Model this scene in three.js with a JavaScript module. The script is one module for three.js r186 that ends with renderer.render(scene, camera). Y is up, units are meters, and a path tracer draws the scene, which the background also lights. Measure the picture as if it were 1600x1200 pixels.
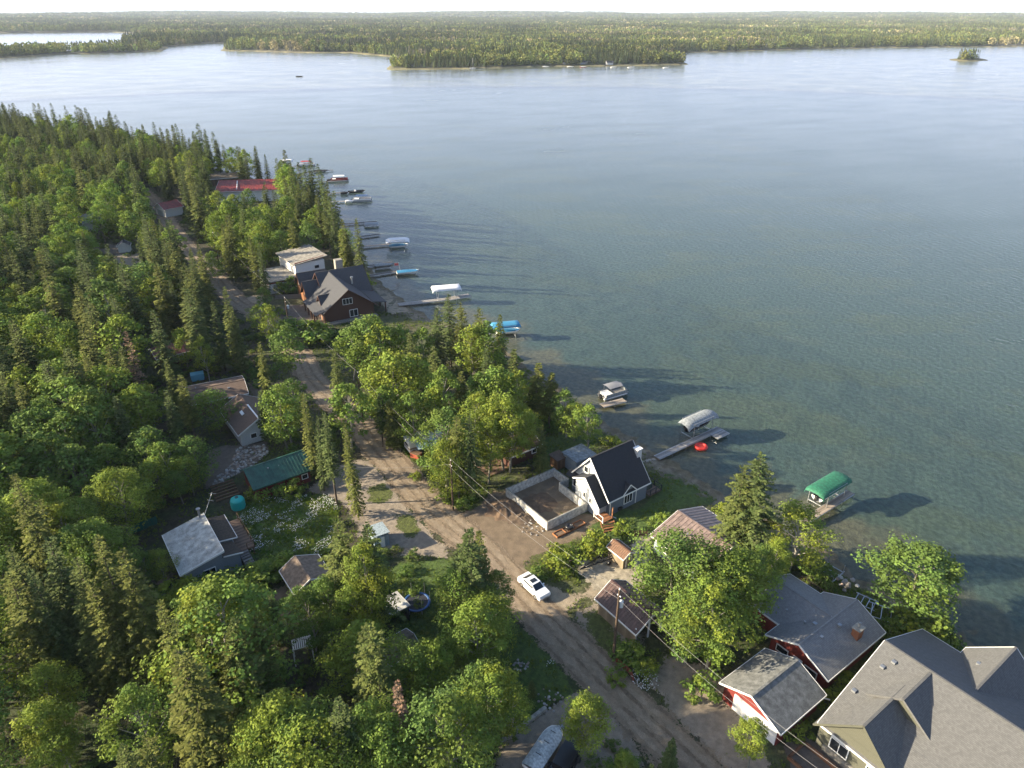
import * as THREE from 'three';
import { mergeGeometries } from 'three/addons/utils/BufferGeometryUtils.js';
import { createNoise2D } from 'simplex-noise';

// ---------- camera, sky, sun, exposure ----------
const scene = new THREE.Scene();
const camera = new THREE.PerspectiveCamera(56.83, 4 / 3, 1, 30000);
camera.position.set(0, 64, 0);
camera.rotation.set(-0.48198, 0, 0);
const renderer = new THREE.WebGLRenderer();
renderer.toneMapping = THREE.LinearToneMapping;
renderer.toneMappingExposure = 3.4;
renderer.shadowMap.enabled = true;
const SUN_DIR = new THREE.Vector3(-0.94, 0.34, 0.06).normalize();
const sun = new THREE.DirectionalLight(new THREE.Color().setRGB(1, 0.86, 0.63), 5);
sun.position.copy(SUN_DIR).multiplyScalar(400).add(new THREE.Vector3(0, 0, -110));
sun.target.position.set(0, 0, -110);
sun.castShadow = true; sun.shadow.radius = 1.2;
sun.shadow.mapSize.set(4096, 4096);
Object.assign(sun.shadow.camera, { left: -220, right: 220, top: 120, bottom: -120, near: 1, far: 900 });
scene.add(sun, sun.target);
{
  const w = 1024, h = 512, a = new Float32Array(w * h * 4);
  for (let j = 0; j < h; j++) for (let i = 0; i < w; i++) {
    const ph = ((i + 0.5) / w - 0.5) * 2 * Math.PI, el = ((j + 0.5) / h - 0.5) * Math.PI;
    const y = Math.sin(el), x = Math.cos(el) * Math.cos(ph), z = Math.cos(el) * Math.sin(ph);
    const yy = Math.max(y, 0), k = Math.exp(-yy * 4.8);
    const c = Math.max(0, x * SUN_DIR.x + y * SUN_DIR.y + z * SUN_DIR.z);
    const g = 0.30 * c ** 2 + 0.6 * c ** 10 + 1.6 * c ** 60;
    const p = (j * w + i) * 4;
    a[p] = 0.036 + 0.44 * k + g * 0.72; a[p + 1] = 0.088 + 0.425 * k + g * 0.63; a[p + 2] = 0.190 + 0.43 * k + g * 0.49; a[p + 3] = 1;
  }
  const t = new THREE.DataTexture(a, w, h, THREE.RGBAFormat, THREE.FloatType);
  t.mapping = THREE.EquirectangularReflectionMapping; t.magFilter = THREE.LinearFilter; t.minFilter = THREE.LinearFilter; t.needsUpdate = true;
  scene.background = t; scene.environment = t;
}

// ---------- small helpers ----------
function rng(seed) { let s = seed >>> 0; return () => { s = (s + 0x6d2b79f5) >>> 0; let t = Math.imul(s ^ (s >>> 15), 1 | s); t = (t + Math.imul(t ^ (t >>> 7), 61 | t)) ^ t; return ((t ^ (t >>> 14)) >>> 0) / 4294967296; }; }
const R0 = rng(7);
const noise = createNoise2D(rng(11)), noiseB = createNoise2D(rng(12));
const fbm = (x, y, o = 4) => { let s = 0, a = 0.5, f = 1; for (let k = 0; k < o; k++) { s += a * noise(x * f + k * 17.3, y * f - k * 9.1); a *= 0.5; f *= 2.03; } return s; };
const clamp = (x, a = 0, b = 1) => Math.min(b, Math.max(a, x));
const lerp = (a, b, t) => a + (b - a) * t;
const smooth = (a, b, x) => { const t = clamp((x - a) / (b - a)); return t * t * (3 - 2 * t); };
const YAW = 36 * Math.PI / 180, CY = Math.cos(YAW), SY = Math.sin(YAW);
const lot = (a, b) => [a * CY + b * SY, -a * SY + b * CY];          // street grid (a towards the lake, b along the road) to world x, z
const col = (r, g, b) => new THREE.Color().setRGB(r, g, b);

const taken = new Map();
function numbered(name) { const n = taken.get(name) || 0; taken.set(name, n + 1); return n ? name + '_' + String(n).padStart(3, '0') : name; }
function shade(o) { o.castShadow = true; o.receiveShadow = true; return o; }
function thing(name, label, category, [x, y, z] = [0, 0, 0], turn = 0, group) {
  const o = new THREE.Group(); o.name = numbered(name); scene.add(o);
  o.position.set(x, y, z); o.rotation.y = turn; o.userData = { label, category };
  if (group) o.userData.group = group;
  return o;
}
function fix(g) {                                                    // same attributes everywhere, uv in metres by the face's direction
  let n = g.index ? g.toNonIndexed() : g;
  if (!n.attributes.normal) n.computeVertexNormals();
  if (!g.userData.ownUV) {
    const p = n.attributes.position, uv = new Float32Array(p.count * 2), A = new THREE.Vector3(), B = new THREE.Vector3(), C = new THREE.Vector3();
    for (let i = 0; i < p.count; i += 3) {
      A.fromBufferAttribute(p, i); B.fromBufferAttribute(p, i + 1); C.fromBufferAttribute(p, i + 2);
      const nn = B.clone().sub(A).cross(C.clone().sub(A)); const ax = Math.abs(nn.x), ay = Math.abs(nn.y), az = Math.abs(nn.z);
      [A, B, C].forEach((v, k) => { const o = (i + k) * 2; if (ay >= ax && ay >= az) { uv[o] = v.x; uv[o + 1] = v.z; } else if (ax >= az) { uv[o] = v.z; uv[o + 1] = v.y; } else { uv[o] = v.x; uv[o + 1] = v.y; } });
    }
    n.setAttribute('uv', new THREE.BufferAttribute(uv, 2));
  }
  for (const k of Object.keys(n.attributes)) if (!['position', 'normal', 'uv'].includes(k)) n.deleteAttribute(k);
  return n;
}
function join(gs) { gs = (Array.isArray(gs) ? gs : [gs]).map(fix); return gs.length > 1 ? mergeGeometries(gs) : gs[0]; }
function part(name, gs, mat, parent, label) {
  const m = shade(new THREE.Mesh(join(gs), mat)); m.name = parent === scene ? numbered(name) : name; parent.add(m);
  if (label) m.userData.label = label;
  return m;
}
function one(name, label, category, gs, mat, [x, y, z] = [0, 0, 0], turn = 0, group) {
  const m = part(name, gs, mat, scene); m.position.set(x, y, z); m.rotation.y = turn; m.userData = { label, category }; if (group) m.userData.group = group; return m;
}
const ground_of = (name, gs, mat, parent = scene) => { const m = part(name, gs, mat, parent); m.userData.kind = 'structure'; return m; };
function box(w, h, d, x = 0, y = 0, z = 0, ry = 0, rx = 0, rz = 0) { const g = new THREE.BoxGeometry(w, h, d); if (rx) g.rotateX(rx); if (rz) g.rotateZ(rz); if (ry) g.rotateY(ry); g.translate(x, y, z); return g; }
function bx(x0, x1, y0, y1, z0, z1) { return box(x1 - x0, y1 - y0, z1 - z0, (x0 + x1) / 2, (y0 + y1) / 2, (z0 + z1) / 2); }
function cyl(r0, r1, h, x = 0, y = 0, z = 0, n = 10) { const g = new THREE.CylinderGeometry(r1, r0, h, n); g.translate(x, y + h / 2, z); return g; }
const V = (x, y, z) => new THREE.Vector3(x, y, z);
function bar(a, b, r0, r1 = r0, n = 6) {
  const d = b.clone().sub(a), l = d.length(), g = new THREE.CylinderGeometry(r1, r0, l, n, 1); g.translate(0, l / 2, 0);
  g.applyQuaternion(new THREE.Quaternion().setFromUnitVectors(V(0, 1, 0), d.normalize())); g.translate(a.x, a.y, a.z); return g;
}
function beam(a, b, w, h = w) { const d = b.clone().sub(a), l = d.length(), g = new THREE.BoxGeometry(w, h, l); const m = new THREE.Matrix4().lookAt(V(0, 0, 0), d, Math.abs(d.y) > 0.99 * l ? V(1, 0, 0) : V(0, 1, 0)); g.applyMatrix4(m); g.translate((a.x + b.x) / 2, (a.y + b.y) / 2, (a.z + b.z) / 2); return g; }
// a flat polygon (any slope) with thickness; its uv runs along the level direction and up the slope, in metres
function slab(pts, t = 0.15) {
  const P = pts.map((p) => p.isVector3 ? p : V(...p)), n = new THREE.Vector3();
  for (let i = 0; i < P.length; i++) { const a = P[i], b = P[(i + 1) % P.length]; n.x += (a.y - b.y) * (a.z + b.z); n.y += (a.z - b.z) * (a.x + b.x); n.z += (a.x - b.x) * (a.y + b.y); }
  n.normalize(); if (n.y < -1e-6) { P.reverse(); n.negate(); }
  const u = Math.abs(n.y) > 0.999 ? V(1, 0, 0) : V(n.z, 0, -n.x).normalize(), v = n.clone().cross(u);
  const flat = P.map((p) => new THREE.Vector2(p.dot(u), p.dot(v))), tri = THREE.ShapeUtils.triangulateShape(flat, []);
  const pos = [], uv = [], put = (p, s, w) => { pos.push(p.x, p.y, p.z); uv.push(s, w); };
  const low = P.map((p) => p.clone().addScaledVector(n, -t));
  for (const f of tri) { const [i, j, k] = f; const c = P[j].clone().sub(P[i]).cross(P[k].clone().sub(P[i])).dot(n) > 0 ? [i, j, k] : [i, k, j];
    c.forEach((q) => put(P[q], flat[q].x, flat[q].y)); [c[0], c[2], c[1]].forEach((q) => put(low[q], flat[q].x, flat[q].y)); }
  for (let i = 0; i < P.length; i++) { const j = (i + 1) % P.length, l = P[i].distanceTo(P[j]); put(low[i], 0, 0); put(low[j], l, 0); put(P[j], l, t); put(low[i], 0, 0); put(P[j], l, t); put(P[i], 0, t); }
  const g = new THREE.BufferGeometry(); g.setAttribute('position', new THREE.Float32BufferAttribute(pos, 3)); g.setAttribute('uv', new THREE.Float32BufferAttribute(uv, 2)); g.computeVertexNormals(); g.userData.ownUV = true; return g;
}
// ---------- procedural textures ----------
function tex(size, fn, srgb = true) {
  const d = new Uint8Array(size * size * 4);
  for (let j = 0; j < size; j++) for (let i = 0; i < size; i++) { const c = fn(i / size, j / size, i, j), p = (j * size + i) * 4; d[p] = clamp(c[0]) * 255; d[p + 1] = clamp(c[1]) * 255; d[p + 2] = clamp(c[2]) * 255; d[p + 3] = 255; }
  const t = new THREE.DataTexture(d, size, size); t.wrapS = t.wrapT = THREE.RepeatWrapping; t.magFilter = THREE.LinearFilter; if (srgb) t.colorSpace = THREE.SRGBColorSpace; t.needsUpdate = true; return t;
}
// tileable noise: the plane is wrapped onto two circles by mixing four shifted copies
const tile = (f, u, v, s) => { const x = u * s, y = v * s, a = u, b = v; return f(x, y) * (1 - a) * (1 - b) + f(x - s, y) * a * (1 - b) + f(x, y - s) * (1 - a) * b + f(x - s, y - s) * a * b; };
const tn = (u, v, s, o = 3) => { const k = 1 / Math.sqrt((u * u + (1 - u) * (1 - u)) * (v * v + (1 - v) * (1 - v))); return tile((x, y) => fbm(x, y, o), u, v, s) * k; };
const rep = (t, m) => { const c = t.clone(); c.repeat.set(1 / m, 1 / m); c.needsUpdate = true; return c; };
const repXY = (t, mx, my) => { const c = t.clone(); c.repeat.set(1 / mx, 1 / my); c.needsUpdate = true; return c; };
const TR = rng(5);
const T = {};
T.mottle = tex(512, (u, v) => { const n = 0.80 + 0.22 * tn(u, v, 5, 5) + 0.16 * tn(v, u, 40, 2) + 0.10 * (TR() - 0.5); return [n, n, n * 0.98]; });
T.gravel = tex(512, (u, v) => { const n = 0.80 + 0.12 * tn(u, v, 4, 3) + 0.20 * tn(v, u, 70, 2) + 0.22 * (TR() - 0.5); return [n, n * 0.985, n * 0.96]; });
T.shingle = tex(512, (u, v, i, j) => { const row = Math.floor(v * 16), o = (row % 2) * 0.5 + Math.sin(row * 12.9) * 0.4, c = Math.floor(u * 10 + o + 100), f = (u * 10 + o + 100) % 1, e = (v * 16) % 1; const h = Math.sin(c * 91.7 + row * 47.3) * 43758.5; const q = h - Math.floor(h); let n = 0.84 + 0.09 * q + 0.03 * tn(u, v, 5, 3) + 0.12 * (TR() - 0.5); if (e < 0.12) n *= 0.80; if (f < 0.05) n *= 0.9; return [n, n, n]; });
T.siding = tex(256, (u, v, i, j) => { const e = (v * 8) % 1; const n = 0.92 + 0.05 * tn(u, v, 6, 2) - (e < 0.14 ? 0.25 : 0); return [n, n, n]; });
T.vert = tex(256, (u, v) => { const e = (u * 8) % 1, b = Math.floor(u * 8); const n = 0.84 + 0.1 * Math.sin(b * 37.1) + 0.08 * tn(u, v * 0.3, 12, 2) - (e < 0.1 ? 0.3 : 0); return [n, n, n]; });
T.plank = tex(256, (u, v) => { const e = (v * 14) % 1, b = Math.floor(v * 14); const n = 0.82 + 0.13 * Math.sin(b * 51.7) + 0.1 * tn(u, v, 14, 2) - (e < 0.16 ? 0.35 : 0); return [n, n, n]; });
T.bark = tex(128, (u, v) => { const n = 0.78 + 0.35 * tn(u, v, 9, 3); const k = tn(v, u * 0.4, 14, 2) > 0.42 ? 0.35 : 1; return [n * k, n * k, n * k]; });
T.needle = tex(128, (u, v) => { const n = tn(u, v, 8, 3) * 0.5 + 0.75 + 0.3 * (TR() - 0.5); return [n, n, n]; });
T.edge = tex(512, (u, v) => { const n = 0.68 + 0.34 * tn(u, v, 16, 3) + 0.3 * tn(v, u, 60, 2); return [n, n, n]; }, false);
function std(r, g, b, rough = 0.9, extra = {}) { return new THREE.MeshStandardMaterial({ color: col(r, g, b), roughness: rough, ...extra }); }
const M = {
  white: std(0.76, 0.75, 0.72, 0.6), trim: std(0.72, 0.71, 0.68, 0.55), dark: std(0.02, 0.021, 0.023, 0.7), black: std(0.012, 0.012, 0.014, 0.35),
  glass: new THREE.MeshPhysicalMaterial({ color: col(0.02, 0.024, 0.028), roughness: 0.06 }), metal: std(0.45, 0.46, 0.47, 0.4, { metalness: 0.8 }), steel: std(0.30, 0.31, 0.32, 0.5, { metalness: 0.6 }),
  rust: std(0.14, 0.06, 0.03, 0.9), concrete: std(0.42, 0.40, 0.36, 0.9, { map: rep(T.mottle, 5) }),
  wood: std(0.22, 0.13, 0.07, 0.8, { map: rep(T.plank, 2) }), deck: std(0.24, 0.15, 0.10, 0.8, { map: rep(T.plank, 2) }), orangeWood: std(0.36, 0.15, 0.06, 0.7, { map: rep(T.plank, 2) }),
  greyWood: std(0.27, 0.25, 0.23, 0.85, { map: rep(T.plank, 2) }), pole: std(0.13, 0.085, 0.055, 0.9, { map: rep(T.bark, 2) }),
  redSiding: std(0.19, 0.025, 0.018, 0.75, { map: rep(T.siding, 1.6) }), blueSiding: std(0.165, 0.205, 0.25, 0.7, { map: rep(T.siding, 1.4) }), greySiding: std(0.27, 0.32, 0.36, 0.7, { map: rep(T.siding, 1.4) }),
  whiteSiding: std(0.68, 0.68, 0.66, 0.7, { map: rep(T.siding, 1.4) }), paleSiding: std(0.44, 0.47, 0.50, 0.7, { map: rep(T.siding, 1.4) }), oliveSiding: std(0.105, 0.105, 0.075, 0.8, { map: rep(T.siding, 1.4) }), tanSiding: std(0.34, 0.26, 0.17, 0.8, { map: rep(T.vert, 1.6) }),
  brownLog: std(0.085, 0.032, 0.018, 0.7, { map: rep(T.siding, 1.7) }), cedar: std(0.30, 0.12, 0.04, 0.7, { map: rep(T.vert, 1.2) }), brownVert: std(0.20, 0.13, 0.085, 0.8, { map: rep(T.vert, 1.6) }),
  roofBlack: std(0.032, 0.035, 0.042, 0.9, { map: rep(T.shingle, 2.6) }), roofGrey: std(0.245, 0.245, 0.245, 0.92, { map: rep(T.shingle, 2.6) }), roofTan: std(0.138, 0.138, 0.136, 0.95, { map: rep(T.shingle, 2.6) }),
  roofSlate: std(0.07, 0.072, 0.08, 0.9, { map: rep(T.shingle, 2.6) }), roofBrown: std(0.17, 0.115, 0.085, 0.92, { map: rep(T.shingle, 2.6) }),
  metalBrown: std(0.29, 0.215, 0.195, 0.45, { map: rep(T.mottle, 6) }), metalMaroon: std(0.115, 0.062, 0.055, 0.5, { map: rep(T.mottle, 6) }), metalGreen: std(0.028, 0.115, 0.085, 0.5, { map: rep(T.mottle, 7) }), metalRed: std(0.33, 0.045, 0.032, 0.55, { map: rep(T.mottle, 9) }),
  roofWhite: std(0.60, 0.59, 0.56, 0.8, { map: rep(T.mottle, 7) }), roofPale: std(0.36, 0.33, 0.29, 0.85, { map: rep(T.mottle, 7) }), roofDarkBrown: std(0.085, 0.066, 0.052, 0.95, { map: rep(T.mottle, 2.2) }),
  stone: std(0.30, 0.28, 0.25, 0.95, { map: rep(T.mottle, 2) }), rock: std(0.40, 0.37, 0.33, 0.95, { map: rep(T.mottle, 1.5) }), dirt: std(0.22, 0.15, 0.10, 1, { map: rep(T.gravel, 5) }),
};
// ---------- terrain, lake bed, water, far land ----------
const SHORE = [[56.97, -51.4], [53.97, -55.41], [52.27, -58.02], [50.89, -60.2], [48.93, -63.72], [46.69, -66.41], [43.92, -68.32], [42.16, -73.12], [38.99, -77.44], [35.19, -82.41], [30.42, -87.37], [27.89, -91.2], [24.76, -95.66], [21.87, -100.04], [18.19, -104.53], [15.35, -108.87], [11.8, -114.22], [8.02, -121.04], [3.24, -128.52], [-1.36, -136.43], [-7.12, -144.81], [-14.86, -152.52], [-21.47, -158.44], [-25.01, -162.18], [-28.09, -167.39], [-31.55, -174.32], [-36.97, -181.74], [-42.97, -195.36], [-50.46, -214.17], [-62.22, -244.65], [-72.46, -262.89], [-87.96, -289.35], [-110, -314.18], [-139.37, -340.04], [-169.49, -368.26], [-232.4, -414], [-321, -468.69], [-481.5, -514.34]];
const LAND = [...SHORE, [-2500, -700], [-2500, 400], [400, 400], [120, 10]];
function inside(poly, x, z) { let c = false; for (let i = 0, j = poly.length - 1; i < poly.length; j = i++) { const [xi, zi] = poly[i], [xj, zj] = poly[j]; if ((zi > z) !== (zj > z) && x < (xj - xi) * (z - zi) / (zj - zi) + xi) c = !c; } return c; }
function edgeDist(poly, x, z, closed = true) { let m = 1e9; for (let i = 0; i < poly.length - (closed ? 0 : 1); i++) { const [ax, az] = poly[i], [bx_, bz] = poly[(i + 1) % poly.length]; const dx = bx_ - ax, dz = bz - az, t = clamp(((x - ax) * dx + (z - az) * dz) / (dx * dx + dz * dz)); const d = (x - ax - dx * t) ** 2 + (z - az - dz * t) ** 2; if (d < m) m = d; } return Math.sqrt(m); }
const sd = (poly, x, z) => edgeDist(poly, x, z) * (inside(poly, x, z) ? 1 : -1);
const shoreSD = (x, z) => edgeDist(SHORE, x, z, false) * (inside(LAND, x, z) ? 1 : -1);
const WATER_Y = -0.8;
function heightFrom(s, x, z) {
  s += 0.5 * noise(x * 0.35, z * 0.35) + 0.8 * noise(x * 0.08, z * 0.08);
  if (s > 5) return 0;
  if (s > 0) return lerp(-0.72, 0, smooth(0, 5, s));
  return Math.max(-7, -0.72 - 0.06 * -s - 0.0004 * s * s + smooth(0, -6, s) * (0.30 * fbm(x * 0.12, z * 0.12) + 0.16 * fbm(x * 0.5 + 3, z * 0.5)));
}
const heightAt = (x, z) => heightFrom(shoreSD(x, z), x, z);
{
  const x0 = -380, x1 = 160, z0 = -540, z1 = -10, n = 360, m = 354, pos = [], colr = [], idx = [], uv = [];
  const sand = [0.19, 0.175, 0.095], grit = [0.17, 0.14, 0.085], weed = [0.115, 0.13, 0.065], silt = [0.086, 0.120, 0.104], floor = [0.068, 0.058, 0.034], moss = [0.05, 0.075, 0.02], turf = [0.10, 0.112, 0.042], stones = [0.26, 0.22, 0.17];
  const mix = (a, b, t) => a.map((v, k) => lerp(v, b[k], t));
  for (let j = 0; j <= m; j++) for (let i = 0; i <= n; i++) {
    const x = lerp(x0, x1, i / n), z = lerp(z0, z1, j / m), s = shoreSD(x, z), y = heightFrom(s, x, z);
    pos.push(x, y, z); uv.push(x, z);
    let c;
    if (s > 0) {
      const open = smooth(-6, 6, x * 0.81 - z * 0.588 - 43 + 8 * noise(x * 0.05, z * 0.05)) * smooth(-190, -150, z);
      c = mix(mix(floor, moss, smooth(-0.2, 0.4, fbm(x * 0.12, z * 0.12))), turf, open * smooth(-0.5, 0.2, fbm(x * 0.2 + 40, z * 0.2)));
      c = mix(c, stones, smooth(3.5, 0.6, s + 2 * noise(x * 0.5, z * 0.5)));
    } else {
      // one silt bottom throughout; beds of weed and bars of sand lie on it in ragged patches, and a band of grit follows the bank
      c = mix(silt, weed, 0.45 * smooth(0.05, 0.3, fbm(x * 0.014 - 30, z * 0.026 + 5) + 0.25 * fbm(x * 0.25, z * 0.25)));
      c = mix(c, sand, 0.16 * smooth(0.25, 0.4, fbm(x * 0.03 + 9, z * 0.07) + 0.2 * fbm(x * 0.3, z * 0.3)));
      c = mix(c, grit, smooth(13, 7, -s + 10 * fbm(x * 0.06, z * 0.06) + 3 * fbm(x * 0.3, z * 0.3)));
    }
    colr.push(...c.map((v) => v * 1.22));
  }
  for (let j = 0; j < m; j++) for (let i = 0; i < n; i++) { const a = j * (n + 1) + i, b = a + 1, c = a + n + 1, d = c + 1; idx.push(a, c, b, b, c, d); }
  const g = new THREE.BufferGeometry(); g.setAttribute('position', new THREE.Float32BufferAttribute(pos, 3)); g.setAttribute('color', new THREE.Float32BufferAttribute(colr, 3)); g.setAttribute('uv', new THREE.Float32BufferAttribute(uv, 2)); g.setIndex(idx); g.computeVertexNormals();
  const me = shade(new THREE.Mesh(g, new THREE.MeshStandardMaterial({ vertexColors: true, roughness: 1, map: rep(T.mottle, 7), bumpMap: rep(T.mottle, 3), bumpScale: 0.12 }))); me.name = 'ground'; me.userData.kind = 'structure'; scene.add(me);
}
{ // the deep bed of the open lake
  const g = new THREE.PlaneGeometry(26000, 26000); g.rotateX(-Math.PI / 2); g.translate(0, -7.4, -9000);
  ground_of('lake_bed', g, std(0.086 * 1.22, 0.120 * 1.22, 0.104 * 1.22, 1, { map: rep(T.mottle, 7) }));
}
{ // the water's surface: a clear sheet with wind ripples over the bed
  const W = 512, tileM = 46, r = rng(21), waves = [];
  for (let k = 0; k < 70; k++) { const lam = 0.55 * Math.pow(6, r() ** 1.6), th = 0.55 + (r() - 0.5) * 1.7; const kx = Math.round(Math.cos(th) * tileM / lam), ky = Math.round(Math.sin(th) * tileM / lam); waves.push([kx, ky, r() * 6.283, Math.pow(lam, 0.75)]); }
  const d = new Uint8Array(W * W * 4), S = new Float32Array(W), C = new Float32Array(W);
  const nx = new Float32Array(W * W), ny = new Float32Array(W * W);
  for (const [kx, ky, ph, A] of waves) { const a = A / tileM * 0.55 / 3; for (let j = 0; j < W; j++) for (let i = 0; i < W; i++) { const c = Math.cos(6.28318 * (kx * i + ky * j) / W + ph) * a; nx[j * W + i] += c * kx; ny[j * W + i] += c * ky; } }
  for (let q = 0; q < W * W; q++) { const gx = -nx[q] * 0.042, gy = -ny[q] * 0.042, l = 1 / Math.hypot(gx, gy, 1); d[q * 4] = (gx * l * 0.5 + 0.5) * 255; d[q * 4 + 1] = (gy * l * 0.5 + 0.5) * 255; d[q * 4 + 2] = (l * 0.5 + 0.5) * 255; d[q * 4 + 3] = 255; }
  const nt = new THREE.DataTexture(d, W, W); nt.wrapS = nt.wrapT = THREE.RepeatWrapping; nt.magFilter = THREE.LinearFilter; nt.repeat.set(1 / tileM, 1 / tileM); nt.needsUpdate = true;
  const gust = tex(512, (u, v) => { const n = 0.58 + 0.3 * tn(u * 1, v, 7, 4); return [n, n, n]; }, false);
  gust.repeat.set(1 / 620, 1 / 260); gust.rotation = 0.35;
  const g = new THREE.PlaneGeometry(12000, 4600, 1, 1); g.rotateX(-Math.PI / 2); g.translate(0, WATER_Y, -2290);
  const p = g.attributes.position, uv = g.attributes.uv; for (let i = 0; i < p.count; i++) uv.setXY(i, p.getX(i), -p.getZ(i));
  const m = shade(new THREE.Mesh(g, new THREE.MeshPhysicalMaterial({ color: col(0.80, 0.88, 0.86), roughness: 0.34, roughnessMap: gust, transmission: 1, thickness: 0, ior: 1.333, normalMap: nt, normalScale: new THREE.Vector2(1, 1) })));
  m.name = 'lake_water'; m.userData.kind = 'structure'; scene.add(m);
}
// far land beyond the lake
const FAR = [[-158.4, -993.68], [-66.41, -1005.49], [52.21, -1055.56], [176.16, -1068.84], [248.27, -1096.4], [250.78, -1221.94], [265.2, -1378.86], [367.04, -1448.32], [570.19, -1552.31], [802.49, -1640.41], [1111.14, -1704.79], [2063.55, -1811.21], [32500.9, -22563.9], [-36112.1, -22563.9], [-8024.92, -4988.17], [-2751.4, -4270.79], [-1818.98, -3314.29], [-1200.2, -2625.04], [-1024.58, -2068.61], [-801.03, -1609.97], [-716.32, -1448.32], [-662.06, -1473.02], [-733.14, -1671.99], [-714.72, -1849.64], [-680.75, -1889.71], [-554.54, -1498.55], [-481.5, -1473.02], [-378.6, -1424.42], [-294.72, -1424.42], [-250.01, -1357.14], [-173.34, -1257.81], [-166.96, -1140.42], [-165.08, -1042.59]];
const SPIT = [[-1219.37, -1140.42], [-813.79, -1239.62], [-805.98, -1276.52], [-789.95, -1378.86], [-698.94, -1424.42], [-665.19, -1485.68], [-741.59, -1580.63], [-809.41, -1524.97], [-917.13, -1401.28], [-1422.6, -1336.07]];
const ISLE = [[677.72, -1204.74], [674.09, -1171.72], [698.17, -1171.72], [728.14, -1196.32], [742.59, -1239.62], [712.07, -1239.62]];
function farHeight(x, z, s) { const r = Math.hypot(x, z); const bank = s > 0 ? 0.6 + 3 * smooth(0, 80, s) : Math.max(-6, -0.8 + s * 0.06); return s > 0 ? bank + smooth(2400, 8000, r) * (18 + 26 * fbm(x * 0.00035, z * 0.0009, 3)) + smooth(6500, 10500, r) * (28 + 34 * fbm(x * 0.00022 + 4, 1.7, 3)) : bank; }
const farSD = (x, z) => Math.max(sd(FAR, x, z), sd(SPIT, x, z), sd(ISLE, x, z));
{
  const n = 640, m = 250, pos = [], idx = [], colr = [], uv = [];
  for (let j = 0; j <= m; j++) { const r = 820 * Math.pow(14500 / 820, (j / m) ** 1.35);
    for (let i = 0; i <= n; i++) { const th = lerp(-0.95, 0.95, i / n), x = r * Math.sin(th), z = -r * Math.cos(th), s = r > 3300 ? 200 : farSD(x, z);
      pos.push(x, farHeight(x, z, s), z); uv.push(x, z);
      const dry = smooth(0.12, 0.45, fbm(x * 0.0022 + 7, z * 0.0022 - 3)), reed = smooth(14, 2, s) * (0.6 + 0.4 * noise(x * 0.02, z * 0.02));
      const c = [0.05, 0.062, 0.03].map((v, k) => lerp(lerp(v, [0.15, 0.135, 0.10][k], dry * 0.7), [0.30, 0.26, 0.13][k], clamp(reed))); colr.push(...c.map((v) => v * 1.2)); } }
  for (let j = 0; j < m; j++) for (let i = 0; i < n; i++) { const a = j * (n + 1) + i, b = a + 1, c = a + n + 1, d = c + 1; idx.push(a, b, c, b, d, c); }
  const g = new THREE.BufferGeometry(); g.setAttribute('position', new THREE.Float32BufferAttribute(pos, 3)); g.setAttribute('color', new THREE.Float32BufferAttribute(colr, 3)); g.setAttribute('uv', new THREE.Float32BufferAttribute(uv, 2)); g.setIndex(idx); g.computeVertexNormals();
  const me = shade(new THREE.Mesh(g, new THREE.MeshStandardMaterial({ vertexColors: true, roughness: 1, map: rep(T.mottle, 160) }))); me.name = 'far_terrain'; me.userData.kind = 'structure'; scene.add(me);
}
scene.fog = new THREE.FogExp2(col(0.72, 0.84, 1.0), 0.000055);

// ---------- sheets of ground cover: ragged edges come from a noise cut-out ----------
function sheet(name, poly, mat, lift, fade = 1.6, cell = 0.8, parent = scene, tag = true) {
  const xs = poly.map((p) => p[0]), zs = poly.map((p) => p[1]), x0 = Math.min(...xs) - fade, x1 = Math.max(...xs) + fade, z0 = Math.min(...zs) - fade, z1 = Math.max(...zs) + fade;
  const n = Math.ceil((x1 - x0) / cell), m = Math.ceil((z1 - z0) / cell), S = [], id = [], pos = [], colr = [], uv = [], idx = [];
  for (let j = 0; j <= m; j++) for (let i = 0; i <= n; i++) { const x = x0 + i * cell, z = z0 + j * cell; S.push(sd(poly, x, z) + 0.5 * fade * noiseB(x * 0.4, z * 0.4)); id.push(-1); }
  const vert = (q) => { if (id[q] < 0) { const i = q % (n + 1), j = (q - i) / (n + 1), x = x0 + i * cell, z = z0 + j * cell; id[q] = pos.length / 3; pos.push(x, heightAt(x, z) + lift, z); uv.push(x, z); colr.push(1, 1, 1, clamp(0.5 + S[q] / (2 * fade))); } return id[q]; };
  for (let j = 0; j < m; j++) for (let i = 0; i < n; i++) { const a = j * (n + 1) + i, b = a + 1, c = a + n + 1, d = c + 1; if (Math.max(S[a], S[b], S[c], S[d]) < -fade) continue; idx.push(vert(a), vert(c), vert(b), vert(b), vert(c), vert(d)); }
  const g = new THREE.BufferGeometry(); g.setAttribute('position', new THREE.Float32BufferAttribute(pos, 3)); g.setAttribute('color', new THREE.Float32BufferAttribute(colr, 4)); g.setAttribute('uv', new THREE.Float32BufferAttribute(uv, 2)); g.setIndex(idx); g.computeVertexNormals();
  const me = shade(new THREE.Mesh(g, mat)); me.name = numbered(name); me.userData.kind = 'structure'; parent.add(me); return me;
}
const cover = (r, g, b, map, m, bump = 0.05) => new THREE.MeshStandardMaterial({ color: col(r, g, b), roughness: 1, vertexColors: true, transparent: true, alphaTest: 0.3, map: rep(map, m), bumpMap: rep(map, m * 0.6), bumpScale: bump, alphaMap: rep(T.edge, 9) });
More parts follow.
